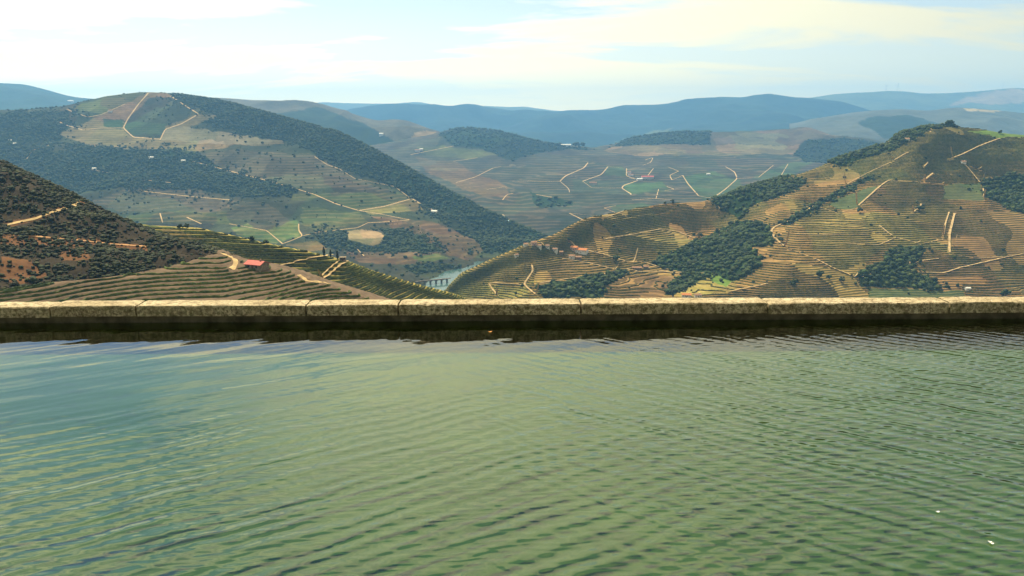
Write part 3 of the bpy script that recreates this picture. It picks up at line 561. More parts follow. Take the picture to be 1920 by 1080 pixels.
# ------------------------------------------------------------------ woods and scrub
def ico(level, seed, amp):
    bm = bmesh.new(); bmesh.ops.create_icosphere(bm, subdivisions=level, radius=1.0)
    V = np.array([v.co[:] for v in bm.verts]); Fc = np.array([[v.index for v in f.verts] for f in bm.faces]); bm.free()
    r = np.random.default_rng(seed); V *= (1 + amp * r.standard_normal(len(V)).clip(-1.6, 1.6))[:, None]; return V, Fc
BL = {l: [ico(l, 100 + s, a) for s in range(6)] for l, a in ((1, 0.22), (2, 0.24), (3, 0.17))}
def blobs(P, rad, level, flat=0.85, tint=(0.6, 1.4), sink=0.35, seed=1):
    r = np.random.default_rng(seed); Vs, Fs, Ts = [], [], []; n = 0
    var = r.integers(0, 6, len(P)); ang = r.uniform(0, 6.28, len(P)); sx = r.uniform(0.8, 1.25, len(P)); sz = r.uniform(0.75, 1.2, len(P)) * flat
    tn = r.uniform(*tint, len(P)); hue = r.uniform(-0.12, 0.2, len(P))
    for k in range(6):
        s = np.where(var == k)[0]
        if not len(s): continue
        B, Fc = BL[level][k]; ca, sa = np.cos(ang[s]), np.sin(ang[s])
        x = B[None, :, 0] * sx[s, None]; y = B[None, :, 1]; z = B[None, :, 2] * sz[s, None]
        W = np.stack([x * ca[:, None] - y * sa[:, None], x * sa[:, None] + y * ca[:, None], z], -1) * rad[s, None, None]
        W += P[s, None, :]; W[..., 2] += (rad[s] * sz[s] * (1 - sink))[:, None]
        Vs.append(W.reshape(-1, 3)); Fs.append((Fc[None] + (np.arange(len(s)) * len(B))[:, None, None]).reshape(-1, 3) + n); n += len(s) * len(B)
        c = np.stack([tn[s] * (1 + hue[s]), tn[s], tn[s] * (1 - 0.5 * hue[s])], -1); Ts.append(np.repeat(c, len(B), 0))
    return np.concatenate(Vs), np.concatenate(Fs), np.concatenate(Ts)
def sample(h, codes, n, dens=None, vis=True, seed=5):
    r = np.random.default_rng(seed); G, c, U, V = h['G'], h['cls'], h['U'], h['V']
    ok = np.isin(c[:-1, :-1], list(codes)) & (U[:-1, :-1] > -60) & (U[:-1, :-1] < 1980) & (V[:-1, :-1] < 575)
    ok[:max(0, h['rr'] - 6)] = False
    A = np.linalg.norm(np.cross(G[1:, :-1] - G[:-1, :-1], G[:-1, 1:] - G[:-1, :-1]), axis=-1) * ok
    if dens is not None: A = A * dens(G[:-1, :-1], U[:-1, :-1], V[:-1, :-1])
    p = (A / A.sum()).ravel(); idx = r.choice(len(p), n, p=p); i, j = np.unravel_index(idx, A.shape); f, g = r.random((2, n))[..., None]
    return (G[i, j] * (1 - f) + G[i + 1, j] * f) * (1 - g) + (G[i, j + 1] * (1 - f) + G[i + 1, j + 1] * f) * g
m_wood = leafmat('woodland_leaves', (0.011, 0.022, 0.005), (0.045, 0.066, 0.015), 0.35)
m_scrub = leafmat('scrub_leaves', (0.010, 0.017, 0.007), (0.042, 0.048, 0.018), 1.1)
def fringe(h, n):
    m = (h['cls'] == 'F').astype(float); k = np.ones(2 * n + 1) / (2 * n + 1)
    for ax in (0, 1):
        for _ in range(2): m = np.apply_along_axis(lambda q: np.convolve(q, k, 'same'), ax, m)
    return lambda G, U, V: (m[:-1, :-1] ** 1.5 + 0.006) * np.clip(0.4 + 1.6 * fbm(G[..., 0] / 40, G[..., 1] / 40, 2, 61), 0.05, 2)
P = sample(hr, 'F', 5200, lambda G, U, V: np.clip(0.9 + 0.9 * fbm(G[..., 0] / 45, G[..., 1] / 45, 3, 62), 0.15, 2), seed=2); P = np.concatenate([P, sample(hr, 'OABDYGH', 900, fringe(hr, 9), seed=22)]); rad = RNG.uniform(1.3, 4.2, len(P)); rad[5200:] *= 0.6; Vv, Ff, Tt = blobs(P, rad, 2, 0.95, (0.45, 1.7), seed=3)
tag(obj('woodland', Vv, Ff, m_wood, smooth=True, attrs={'tint': Tt}), 'dark evergreen woodland filling the gullies of the terraced hill', 'woodland', kind='stuff')
P = sample(H3, 'F', 17000, lambda G, U, V: np.clip(1 + 0.9 * fbm(G[..., 0] / 90, G[..., 1] / 90, 3, 63), 0.2, 2), seed=4); Vv, Ff, Tt = blobs(P, RNG.uniform(1.8, 5.0, len(P)), 1, 0.9, (0.7, 1.35), seed=5)
P2 = np.concatenate([sample(H3, 'SKDLBPY', 3600, fringe(H3, 12), seed=6), sample(H3, 'SK', 800, seed=26)]); V2, F2, T2 = blobs(P2, 0.9 + 3.6 * RNG.random(len(P2)) ** 2, 1, seed=7)
tag(obj('mountain_woodland', np.concatenate([Vv, V2]), np.concatenate([Ff, F2 + len(Vv)]), m_wood, smooth=True, attrs={'tint': np.concatenate([Tt, T2])}), 'blue-green woodland covering the long slope of the big mountain', 'woodland', kind='stuff')
P = sample(HB, 'F', 3000, seed=8); Vv, Ff, Tt = blobs(P, RNG.uniform(3, 8, len(P)), 1, seed=9)
tag(obj('valley_woodland', Vv, Ff, m_wood, smooth=True, attrs={'tint': Tt}), 'dark wooded tops around the far valley', 'woodland', kind='stuff')
def bushdens(G, U, V):
    f = fbm(G[..., 0] / 22, G[..., 1] / 22, 3, 50); return np.clip(0.6 + 1.5 * f, 0.10, 1.5) * np.where(np.isin(h7['cls'][:-1, :-1], ['M']), 0.35, 1.0)
P = sample(h7, 'NM', 11000, bushdens, seed=10); rad = 0.28 + 0.85 * RNG.random(len(P)) ** 2.2 + 0.5 * (RNG.random(len(P)) > 0.96)
big = rad > 1.2; Vv, Ff, Tt = blobs(P[~big], rad[~big], 2, 0.75, (0.4, 1.7), seed=11); V2, F2, T2 = blobs(P[big], rad[big], 3, 0.85, (0.5, 1.3), seed=12)
tag(obj('scrub', np.concatenate([Vv, V2]), np.concatenate([Ff, F2 + len(Vv)]), m_scrub, smooth=True, attrs={'tint': np.concatenate([Tt, T2])}), 'dark bushes and scrub on the steep near hill', 'scrub', kind='stuff')

# ------------------------------------------------------------------ single trees
m_trunk = plain('bark', (0.09, 0.06, 0.04), 0.9, 0.3, 2.0)
m_cyp = leafmat('cypress_leaves', (0.010, 0.016, 0.008), (0.022, 0.032, 0.014), 2.0)
def tube(path, rad, n=7):
    Vv, Fq = [], []
    for i, (p, r) in enumerate(zip(path, rad)):
        for k in range(n): Vv.append((p[0] + r * math.cos(2 * math.pi * k / n), p[1] + r * math.sin(2 * math.pi * k / n), p[2]))
        if i:
            for k in range(n): a, b = (i - 1) * n + k, (i - 1) * n + (k + 1) % n; Fq.append((a, b, b + n, a + n))
    Fq.append(tuple(range(len(Vv) - n, len(Vv)))); return Vv, Fq
def tree(loc, h, label, seed, name='tree', group=None):
    r = np.random.default_rng(seed); t = empty(name, loc); tag(t, label, 'tree', group)
    lean = r.uniform(-0.06, 0.06, 2) * h
    Vv, Fq = tube([(0, 0, -0.4), (lean[0] * .3, lean[1] * .3, h * .25), (lean[0], lean[1], h * .65)], [h * .035, h * .026, h * .012]); obj('trunk', Vv, Fq, m_trunk, t, True)
    n = 11; P = np.stack([r.normal(0, .19, n) * h + lean[0], r.normal(0, .19, n) * h + lean[1], r.uniform(.32, .78, n) * h], -1)
    Vv, Fq, Tt = blobs(P, r.uniform(.12, .24, n) * h, 2, 0.9, (0.6, 1.3), 0.8, seed)
    obj('crown', Vv, Fq, m_wood, t, False, {'tint': Tt}); return t
def cypress(loc, h, label, seed):
    r = np.random.default_rng(seed); t = empty('cypress_tree', loc); tag(t, label, 'cypress tree', 'dark cypresses')
    Vv, Fq = tube([(0, 0, -0.3), (0, 0, h * .2), (0, 0, h * .7)], [h * .03, h * .025, h * .01]); obj('trunk', Vv, Fq, m_trunk, t, True)
    n = 46; zz_ = r.uniform(.10, .95, n); prof = np.where(zz_ < .35, .55 + zz_, 1.0 - ((zz_ - .35) / .65) ** 1.7 * .86) * .105 * h; an = r.uniform(0, 6.28, n)
    P = np.stack([np.cos(an) * prof * .55, np.sin(an) * prof * .55, zz_ * h], -1)
    Vv, Fq, Tt = blobs(P, prof * .75 + .01 * h, 2, 1.7, (0.6, 1.3), 1.0, seed); obj('crown', Vv, Fq, m_cyp, t, False, {'tint': Tt}); return t
for i, (u, v, h, lab) in enumerate(((607.5, 478, 7.2, 'tallest of the three dark cypresses, farthest from the stone hut'), (620, 481, 6.6, 'slim dark cypress in the middle of the three on the ridge'), (633, 485, 6.9, 'dark cypress right beside the small stone hut on the ridge'))):
    p = hit(hl, u, v + 1.0); cypress(p, h, lab, 60 + i)
p = hit(hr, 1262, 556); cypress(p, 10.5, 'lone dark cypress just above the parapet below the woodland', 64)
for i, (u, v, h, lab) in enumerate((
    (1537, 521, 12, 'round dark tree standing alone above the woodland clump by a track'), (1553, 524, 8, 'smaller bushy tree next to the round tree below the terraces'), (1490, 537, 12, 'narrow dark tree at the edge of the striped slope near the parapet'),
    (1578, 529, 8, 'low dark tree nearest the end of the diagonal track'), (1612, 400, 10, 'dark tree at the lower corner of the deep green parcel'), (1260, 382, 9, 'dark squat tree on the crest of the spur'), (1247, 383, 6, 'small shrub-like tree left of the squat tree on the spur crest'),
    (1311, 446, 9, 'tree where the spur track meets the woodland'), (1155, 492, 11, 'dark tree below the orange-roofed house'), (1782, 237, 14, 'tall tree on the very summit of the terraced hill'), (1772, 237, 9, 'lower tree just left of the summit tree'), (1876, 251, 8, 'lone tree on the skyline right of the summit'),
    (1724, 397, 13, 'broad tree among the ochre tracks in mid-slope'), (1465, 455, 9, 'tree on the bend of the ochre track at the gully'), (1736, 300, 7, 'small tree amid the upper green terraces'), (1067, 452, 7, 'tree at the top edge of the village'), (1018, 466, 6, 'small dark tree among the village houses'), (1885, 556, 11, 'dark tree just over the parapet far along the wall'))):
    p = hit(hr, u, v)
    if p: tree(p, h, lab, 200 + i, group='single trees on the terraced hill')
for i, (u, v, h, lab) in enumerate(((338, 428, 4.5, 'bush-like tree at the far end of the terraced ridge crest'), (350, 428, 5, 'second small tree on the terraced ridge crest'), (472, 451, 5, 'small tree on the ridge crest above the red-roofed shed'), (500, 458, 4.5, 'small tree on the ridge crest between shed and cypresses'))):
    p = hit(hl, u, v + 1.5)
    if p: tree(p, h, lab, 240 + i, group='small trees on the ridge crest')
for i, u in enumerate((1044, 1049, 1078, 1085, 1093)):
    p = hit(HB, u, 276.5)
    if p: tree(p, 24 + 5 * (i % 3), ('leftmost', 'second', 'middle', 'fourth', 'rightmost')[i] + ' of five trees on the far skyline beside the long white house', 260 + i, group='trees around the far white house')

# ------------------------------------------------------------------ buildings
m_white = plain('white_render', (0.72, 0.68, 0.60), 0.85, 0.1, 0.4); m_stone = plain('rubble_stone', (0.24, 0.19, 0.13), 0.95, 0.35, 0.8); m_pink = plain('pink_render', (0.55, 0.38, 0.30), 0.9, 0.1, 0.4)
m_roofo = plain('orange_tiles', (0.50, 0.19, 0.07), 0.85, 0.25, 0.9); m_roofr = plain('red_sheet_roof', (0.42, 0.085, 0.06), 0.6, 0.15, 0.5); m_roofb = plain('weathered_tiles', (0.30, 0.17, 0.10), 0.9, 0.3, 0.8)
m_dark = plain('dark_opening', (0.03, 0.03, 0.035), 0.4, 0.1, 1.0); m_wood2 = plain('brown_door', (0.12, 0.07, 0.04), 0.7, 0.2, 1.0)
def house(h, u, v, w, d, ht, rz, label, wm, rm, roof='gable', name='house', cat='house', rise=0.28, group=None):
    p = hit(h, u, v)
    if p is None: return
    c, s_ = math.cos(rz), math.sin(rz)
    zs_ = [drop(h, p.x + c * x - s_ * y, p.y + s_ * x + c * y) or p.z for x in (-w / 2, w / 2) for y in (-d / 2, d / 2)]
    z0 = float(np.mean(zs_)); t = empty(name, (p.x, p.y, z0), rz); tag(t, label, cat, group); lowz = min(zs_) - z0 - 0.6
    W, D = w / 2, d / 2; rr_ = d * rise if roof == 'gable' else 0.0
    Vv, Fq = box(-W, W, -D, D, lowz, ht)
    if roof == 'gable': Vv += [(-W, 0, ht + rr_), (W, 0, ht + rr_)]; Fq = [f for f in Fq if f != (4, 5, 6, 7)] + [(4, 8, 7), (5, 6, 9)]
    obj('wall', Vv, Fq, wm, t)
    e = 0.35 + 0.01 * w; th = 0.22
    if roof == 'gable':
        zz_ = ht - e * rr_ / D; pr = [(-D - e, zz_), (0, ht + rr_), (D + e, zz_), (D + e, zz_ + th), (0, ht + rr_ + th), (-D - e, zz_ + th)]
        Vv = [(x, y, z + 0.02) for x in (-W - e, W + e) for y, z in pr]
        Fq = [(0, 1, 7, 6), (1, 2, 8, 7), (2, 3, 9, 8), (3, 4, 10, 9), (4, 5, 11, 10), (5, 0, 6, 11), (0, 5, 4, 1), (1, 4, 3, 2), (6, 7, 10, 11), (7, 8, 9, 10)]
    else: Vv, Fq = box(-W - e, W + e, -D - e, D + e, ht + 0.01, ht + 0.3)
    ro_ = obj('roof', Vv, Fq, rm, t)
    if roof == 'gable' and w > 7: Vv, Fq = box(W * .45, W * .45 + .7, -.35, .35, ht + rr_ * .6, ht + rr_ + 1.0); obj('chimney', Vv, Fq, wm, ro_)
    Vv, Fq = box(-.55, .55, -D - .06, -D + .05, 0, min(2.1, ht - .3)); obj('door', Vv, Fq, m_wood2, t)
    n = max(2, int(w / 3.2))
    for i in range(n):
        x = -W + w * (i + .5) / n
        if abs(x) < 1.1: continue
        Vv, Fq = box(x - .5, x + .5, -D - .05, -D + .05, ht * .38, min(ht * .38 + 1.3, ht - .25)); obj('window', Vv, Fq, m_dark, t)
    return t
house(h8, 482, 501, 9.2, 6.0, 2.3, R(-24), 'long shed with a bright red roof beside the yellow dirt road', m_stone, m_roofr, name='shed', cat='shed', rise=0.22)
house(hl, 643, 489, 4.6, 3.6, 2.6, R(8), 'small flat-topped stone hut beside the three cypresses', m_stone, m_stone, 'flat', name='stone_hut', cat='hut')
for a_ in ((1091, 474, 19, 9, 5, R(-28), 'large house with a vivid orange tiled roof in the village', m_white, m_roofo), (1077, 469, 11, 7, 4, R(-25), 'smaller orange-roofed house adjoining the large one', m_pink, m_roofo),
    (1001, 459, 9, 6, 5, R(20), 'pinkish house at the upper end of the village', m_pink, m_roofb), (1011, 464, 7, 5, 4, R(-10), 'white cottage next to the pinkish house', m_white, m_roofb), (1026, 463, 6, 5, 3.5, R(15), 'pale cottage above the middle of the village', m_white, m_roofb),
    (1040, 470, 9, 5, 3.5, R(-20), 'long low white house in the middle of the village', m_white, m_roofb), (1052, 477, 6, 5, 3.5, R(5), 'small stone-walled house below the village middle', m_stone, m_roofb), (1072, 484, 9, 6, 4, R(-8), 'white house standing lowest in the village', m_white, m_roofb), (1085, 487, 9, 6, 4, R(-8), 'grey stone house just right of the lowest white house', m_stone, m_roofb),
    (986, 462, 7, 5, 4, R(10), 'white cottage at the left edge of the village', m_white, m_roofb), (968, 480, 6, 4, 3, R(25), 'tiny white cottage down the crest from the village', m_white, m_roofb),
    (1194, 505, 15, 6, 3.2, R(-6), 'long roofless-looking stone barn at the fork of the tracks', m_stone, m_roofb), (1211, 503, 8, 6, 3.5, R(-6), 'short stone barn beside the long one at the fork', m_stone, m_roofb),
    (1287, 556, 13, 7, 3.6, R(-10), 'orange-roofed house peeping over the parapet by the lone cypress', m_white, m_roofo), (1308, 556, 10, 6, 3.2, R(6), 'white-walled outbuilding peeping over the parapet', m_white, m_roofb),
    (1814, 544, 7, 4, 2.6, R(0), 'small white hut on the brown slope near the parapet', m_white, m_white), (1806, 306, 9, 5, 3.5, R(10), 'small white house high on the terraced hill', m_white, m_roofb), (1700, 265, 9, 6, 5, R(-20), 'little house on the wooded skyline shoulder', m_white, m_roofb)):
    house(hr, *a_)
for a_ in ((1214, 335, 52, 15, 7, R(-4), 'big estate house with a long red roof in the far valley', m_white, m_roofr), (1199, 338, 24, 12, 6, R(12), 'white winery block beside the long red roof', m_white, m_white), (1183, 330, 22, 10, 6, R(0), 'pale farm building uphill of the estate house', m_white, m_roofb), (1179, 325, 18, 10, 6, R(8), 'farm building with white walls behind the estate', m_white, m_roofb),
    (1112, 345, 30, 10, 6, R(-5), 'low building with a pinkish roof on a bare patch', m_pink, m_roofb), (1060, 274, 62, 14, 8, R(0), 'long white house on the far wooded skyline', m_white, m_white), (1116, 417, 26, 9, 5, R(-5), 'red-roofed warehouse behind the end of the spur', m_white, m_roofr), (783, 284, 26, 12, 8, R(0), 'white house at the head of the far valley', m_white, m_roofb), (790, 282, 18, 10, 7, R(0), 'second white house at the head of the far valley', m_white, m_white), (1328, 328, 16, 8, 5, R(0), 'small white farm building amid pale tracks', m_white, m_white)):
    house(HB, *a_)
for a_ in ((815, 400, 17, 10, 6, R(-25), 'white estate house at the foot of the wooded slope', m_white, m_white), (807, 396, 10, 7, 5, R(-25), 'white annexe just uphill of the white estate house', m_white, m_roofb), (344, 303, 13, 7, 4, R(0), 'tiny white shed in the dark wood at mid-mountain', m_white, m_white), (284, 297, 14, 7, 4, R(0), 'tiny white shed left of the mid-mountain track', m_white, m_white), (177, 318, 11, 7, 4, R(0), 'tiny white shed low in the dark wood', m_white, m_white),
    (207, 209, 13, 8, 4, R(0), 'small farm building in the summit fields', m_white, m_roofb), (20, 265, 10, 7, 4, R(0), 'upper of two tiny white sheds at the left edge', m_white, m_white), (28, 271, 10, 7, 4, R(0), 'lower of two tiny white sheds at the left edge', m_white, m_white)):
    house(H3, *a_)
house(HILLS['left_blue_hill'], 133, 191, 46, 20, 9, 0, 'white building on the hazy blue hill at the left', m_white, m_white); house(HILLS['far_left_hill'], 715, 254, 24, 14, 10, 0, 'lone white house on the hazy hill behind the mountain', m_white, m_white)

# ------------------------------------------------------------------ wind turbines
m_turb = plain('turbine_white', (0.7, 0.7, 0.7), 0.5, 0.03, 0.1)
def turbine(h, u, v, ht, ang, label):
    p = hit(h, u, v)
    if p is None: return
    t = empty('wind_turbine', p); tag(t, label, 'wind turbine', 'turbines on the skyline')
    Vv, Fq = tube([(0, 0, -8), (0, 0, ht * .5), (0, 0, ht)], [3.4, 2.8, 2.0], 10); obj('tower', Vv, Fq, m_turb, t, True)
    Vv, Fq = box(-2.2, 2.2, -4, 7, ht - .5, ht + 4); obj('nacelle', Vv, Fq, m_turb, t)
    bl = ht * .52
    for k in range(3):
        a = ang + k * 2.0944; pr = [(0, 1.2), (.2, 2.6), (.6, 1.6), (1, .4)]; Vv = []
        for q, w_ in pr:
            for y in (-4.9, -4.3):
                for sgn in (-1, 1): Vv.append((math.cos(a) * q * bl - math.sin(a) * w_ * sgn, y, ht + 2 + math.sin(a) * q * bl + math.cos(a) * w_ * sgn))
        Fq = []
        for i in range(3):
            b0 = i * 4; Fq += [(b0, b0 + 1, b0 + 5, b0 + 4), (b0 + 2, b0 + 6, b0 + 7, b0 + 3), (b0, b0 + 4, b0 + 6, b0 + 2), (b0 + 1, b0 + 3, b0 + 7, b0 + 5)]
        Fq += [(0, 2, 3, 1), (12, 13, 15, 14)]; obj('blade', Vv, Fq, m_turb, t)
HT = HILLS['turbine_range']
turbine(HT, 1661, 171.5, 84, 0.3, 'shorter wind turbine of the pair on the hazy skyline'); turbine(HT, 1682, 171.5, 100, 1.2, 'taller wind turbine of the pair on the hazy skyline'); turbine(HT, 1880, 167.5, 88, 0.8, 'lone wind turbine above the pale bare summit')

# ------------------------------------------------------------------ river and viaduct
def watermat(name, col, rough): m, t, b = newmat(name); b.inputs['Base Color'].default_value = (*col, 1); b.inputs['Roughness'].default_value = rough; b.inputs['IOR'].default_value = 1.33; b.inputs['Specular IOR Level'].default_value = 0.5; return m, t, b
m_riv, t, b = watermat('river_water', (0.05, 0.095, 0.085), 0.12)
g = N(t, 'ShaderNodeNewGeometry'); bn = N(t, 'ShaderNodeBump', inp={'Strength': 0.25, 'Distance': 0.6}); L(t, tnoise(t, 0.12, 4, 0.6, g.outputs['Position']), bn.inputs['Height']); L(t, bn.outputs[0], b.inputs['Normal'])
Vv = [(-500, 1300, -323), (500, 1300, -323), (500, 1900, -323), (-500, 1900, -323)]; tag(obj('river', Vv, [(0, 1, 2, 3)], m_riv), kind='structure')
A_, B_ = at(np.array([786.]), np.array([529.]), np.array([1475.]))[0], at(np.array([838.]), np.array([524.]), np.array([1500.]))[0]
ang = math.atan2(B_[1] - A_[1], B_[0] - A_[0]); ln = math.hypot(B_[0] - A_[0], B_[1] - A_[1])
t = empty('arched_bridge', (A_[0], A_[1], -322), ang); tag(t, 'low stone bridge with arches at the river bank', 'bridge')
m_bridge = plain('old_bridge_stone', (0.11, 0.09, 0.07), 0.95, 0.3, 0.3)
Vv, Fq = box(-8, ln + 8, -2.5, 2.5, 6.2, 7.2); obj('deck', Vv, Fq, m_bridge, t)
for i in range(6):
    x = ln * i / 5; Vv, Fq = box(x - 1.3, x + 1.3, -2.2, 2.2, -6, 6.2); obj('pier', Vv, Fq, m_bridge, t)
    if i < 5:
        s_ = ln / 5; pr = [(x + 1.1, 6.19)] + [(x + s_ / 2 - (s_ / 2 - 1.1) * math.cos(a), 2.6 + 3.0 * math.sin(a)) for a in np.linspace(0, math.pi, 9)] + [(x + s_ - 1.1, 6.19)]
        Vv = [(px, y, pz) for y in (-2.1, 2.1) for px, pz in pr]; n = len(pr); Fq = [tuple(range(n)), tuple(range(2 * n - 1, n - 1, -1))] + [(k, k + n, (k + 1) % n + n, (k + 1) % n) for k in range(n)]; obj('arch', Vv, Fq, m_bridge, t)

# ------------------------------------------------------------------ pool: parapet, water
m_cop, t, b = newmat('weathered_granite'); g = N(t, 'ShaderNodeNewGeometry'); pos = g.outputs['Position']
f1 = tnoise(t, 21, 6, 0.75, pos); f2 = tnoise(t, 85, 4, 0.7, pos); f3 = tnoise(t, 2.2, 4, 0.6, pos); f4 = tnoise(t, 160, 2, 0.5, pos)
c = mixc(t, mrange(t, f3, 0.35, 0.65), (0.40, 0.32, 0.19), (0.54, 0.45, 0.29)); c = mixc(t, MATH(t, 'MULTIPLY', mrange(t, f1, 0.45, 0.60), 0.8), c, (0.15, 0.11, 0.06)); c = mixc(t, MATH(t, 'MULTIPLY', mrange(t, tnoise(t, 40, 5, 0.75, pos), 0.55, 0.63), 0.85), c, (0.10, 0.085, 0.05)); c = mixc(t, MATH(t, 'MULTIPLY', mrange(t, tnoise(t, 60, 4, 0.7, pos, 0.4), 0.60, 0.68), 0.6), c, (0.55, 0.50, 0.36))
c = mixc(t, MATH(t, 'MULTIPLY', mrange(t, f2, 0.56, 0.66), 0.8), c, (0.08, 0.06, 0.04)); c = mixc(t, MATH(t, 'MULTIPLY', mrange(t, f4, 0.6, 0.72), 0.5), c, (0.75, 0.68, 0.5))
# mottled lichen on the upright sides, its dark tone also painting in their shade
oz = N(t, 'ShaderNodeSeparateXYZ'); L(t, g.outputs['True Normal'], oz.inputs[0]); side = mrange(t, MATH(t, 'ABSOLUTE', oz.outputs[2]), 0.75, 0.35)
lich_shade = MATH(t, 'MULTIPLY', side, mrange(t, tnoise(t, 34, 6, 0.75, pos, 0.3), 0.36, 0.60, 0.92, 0.15)); c = mixc(t, lich_shade, c, mixc(t, mrange(t, tnoise(t, 12, 4, 0.6, pos), 0.4, 0.6), (0.062, 0.048, 0.028), (0.085, 0.08, 0.035)))
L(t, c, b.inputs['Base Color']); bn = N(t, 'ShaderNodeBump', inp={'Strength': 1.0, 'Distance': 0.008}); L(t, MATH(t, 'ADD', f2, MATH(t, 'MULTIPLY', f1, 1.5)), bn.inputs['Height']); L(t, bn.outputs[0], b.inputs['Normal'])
m_base = plain('wet_dark_stone', (0.085, 0.07, 0.045), 0.8, 0.4, 7.0, 0.004)
Y0, Y1, ZB, ZT = 6.20, 6.405, 0.068, 0.163
par = empty('parapet', (0, Y0, 0)); tag(par, 'low granite parapet edging the pool against the valley', 'parapet')
xs = [(u - 960) / F_PX * 6.36 for u in (-900, -560, -240, 88, 250, 571, 745, 1090, 1442, 1785, 2090, 2400, 2800)]
prof = [(Y0, ZB), (Y0, ZB + .03), (Y0, ZB + .06), (Y0 + .001, ZT - .012), (Y0 + .006, ZT - .003), (Y0 + .016, ZT), (Y0 + .06, ZT + .001), (Y0 + .11, ZT + .002), (Y0 + .16, ZT + .001), (Y1 - .012, ZT), (Y1 - .003, ZT - .006), (Y1, ZT - .02), (Y1, ZB)]
for i in range(len(xs) - 1):
    x0, x1 = xs[i] + .007, xs[i + 1] - .007; n = max(8, int((x1 - x0) / .025)); X = np.linspace(x0, x1, n); np_ = len(prof)
    Vv = np.zeros((n, np_, 3)); dy, dzz, tl = RNG.uniform(-.004, .004), RNG.uniform(-.003, .003), RNG.uniform(-.002, .002)
    for j, (y, z) in enumerate(prof):
        Vv[:, j, 0] = X; Vv[:, j, 1] = y + dy + .006 * fbm(X * 7, np.full(n, z * 30 + y * 30), 4, i * 7); Vv[:, j, 2] = z + dzz + tl * (X - x0) + (.005 * fbm(X * 8, np.full(n, y * 25 + z * 20), 4, i * 5 + 3) if j else 0)
    for e_, q in ((0, 1), (n - 1, -1)): Vv[e_, :, 0] += 0; Vv[e_, 3:11, 2] -= .006
    ii = np.arange(n * np_).reshape(n, np_); Fq = [tuple(map(int, f)) for f in np.stack([ii[:-1, :-1], ii[1:, :-1], ii[1:, 1:], ii[:-1, 1:]], -1).reshape(-1, 4)]
    Fq += [tuple(map(int, ii[0])), tuple(map(int, ii[-1, ::-1]))] + [(int(ii[k, 0]), int(ii[k, -1]), int(ii[k + 1, -1]), int(ii[k + 1, 0])) for k in range(n - 1)]
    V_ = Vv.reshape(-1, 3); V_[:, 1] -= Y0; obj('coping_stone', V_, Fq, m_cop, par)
Vv, Fq = box(xs[0], xs[-1], .052, .19, -4.6, ZB - .002); obj('wall_base', Vv, Fq, m_base, par)

m_wat = bpy.data.materials.new('pool_water'); m_wat.use_nodes = True; t = m_wat.node_tree; t.nodes.clear()
g = N(t, 'ShaderNodeNewGeometry'); pos = g.outputs['Position']; sp = N(t, 'ShaderNodeSeparateXYZ'); L(t, pos, sp.inputs[0])
def ripple(ang, lam, along, detail, dist, seed):
    vr = N(t, 'ShaderNodeVectorRotate', rotation_type='Z_AXIS', inp={'Angle': -ang}); L(t, pos, vr.inputs['Vector'])
    mp_ = N(t, 'ShaderNodeMapping'); L(t, vr.outputs[0], mp_.inputs[0]); mp_.inputs['Scale'].default_value = (1 / (lam * along), 1 / lam, 1); mp_.inputs['Location'].default_value = (seed * 3.7, seed * 1.9, seed)
    nz_ = MATH(t, 'SUBTRACT', tnoise(t, 1.0, detail, 0.45, mp_.outputs[0], dist), 0.5)
    s2 = N(t, 'ShaderNodeSeparateXYZ'); L(t, vr.outputs[0], s2.inputs[0]); mq = N(t, 'ShaderNodeMapping'); L(t, vr.outputs[0], mq.inputs[0]); mq.inputs['Scale'].default_value = (0.15 / lam, 0.30 / lam, 1); mq.inputs['Location'].default_value = (seed * 2.1, seed * 5.3, seed)
    ph = MATH(t, 'MULTIPLY_ADD', s2.outputs[1], 6.2832 / (lam * 0.95), MATH(t, 'MULTIPLY', tnoise(t, 1.0, 2.0, 0.5, mq.outputs[0]), 12.0))
    return MATH(t, 'ADD', MATH(t, 'MULTIPLY', nz_, 0.5), MATH(t, 'MULTIPLY', MATH(t, 'SINE', ph), MATH(t, 'MULTIPLY_ADD', nz_, 0.45, 0.15)))
big = tnoise(t, 0.7, 2, 0.5, pos)
xw = MATH(t, 'ADD', sp.outputs[0], MATH(t, 'MULTIPLY', MATH(t, 'SUBTRACT', big, 0.5), 2.5))
right = mrange(t, MATH(t, 'ADD', xw, MATH(t, 'MULTIPLY', MATH(t, 'SUBTRACT', sp.outputs[1], 4.0), 0.55)), -1.2, 1.6)
near = mrange(t, MATH(t, 'SUBTRACT', sp.outputs[1], MATH(t, 'MULTIPLY', sp.outputs[0], 0.35)), 5.6, 3.2, 0.07, 1.0)
ra = ripple(R(33), 0.115, 3.6, 1.5, 0.3, 1); rb = ripple(R(-35), 0.10, 4.2, 1.5, 0.3, 2); rc = ripple(R(5), 0.045, 2.2, 1.0, 0.3, 3); rd = ripple(R(20), 0.30, 2.5, 1.0, 0.2, 4)
hA = MATH(t, 'MULTIPLY', ra, MATH(t, 'SUBTRACT', 0.88, MATH(t, 'MULTIPLY', right, 0.5)))
hB = MATH(t, 'MULTIPLY', rb, MATH(t, 'ADD', 0.15, MATH(t, 'MULTIPLY', right, 0.95)))
hh = MATH(t, 'ADD', MATH(t, 'ADD', hA, hB), MATH(t, 'MULTIPLY', rc, MATH(t, 'ADD', 0.12, MATH(t, 'MULTIPLY', right, 0.16)))); hh = MATH(t, 'ADD', MATH(t, 'MULTIPLY', hh, near), MATH(t, 'MULTIPLY', rd, 0.35))
bn = N(t, 'ShaderNodeBump', inp={'Strength': 1.0, 'Distance': 0.0105}); L(t, hh, bn.inputs['Height']); L(t, bn.outputs[0], b.inputs['Normal'])
fz = N(t, 'ShaderNodeFresnel', inp={'IOR': 1.58}); L(t, bn.outputs[0], fz.inputs['Normal'])
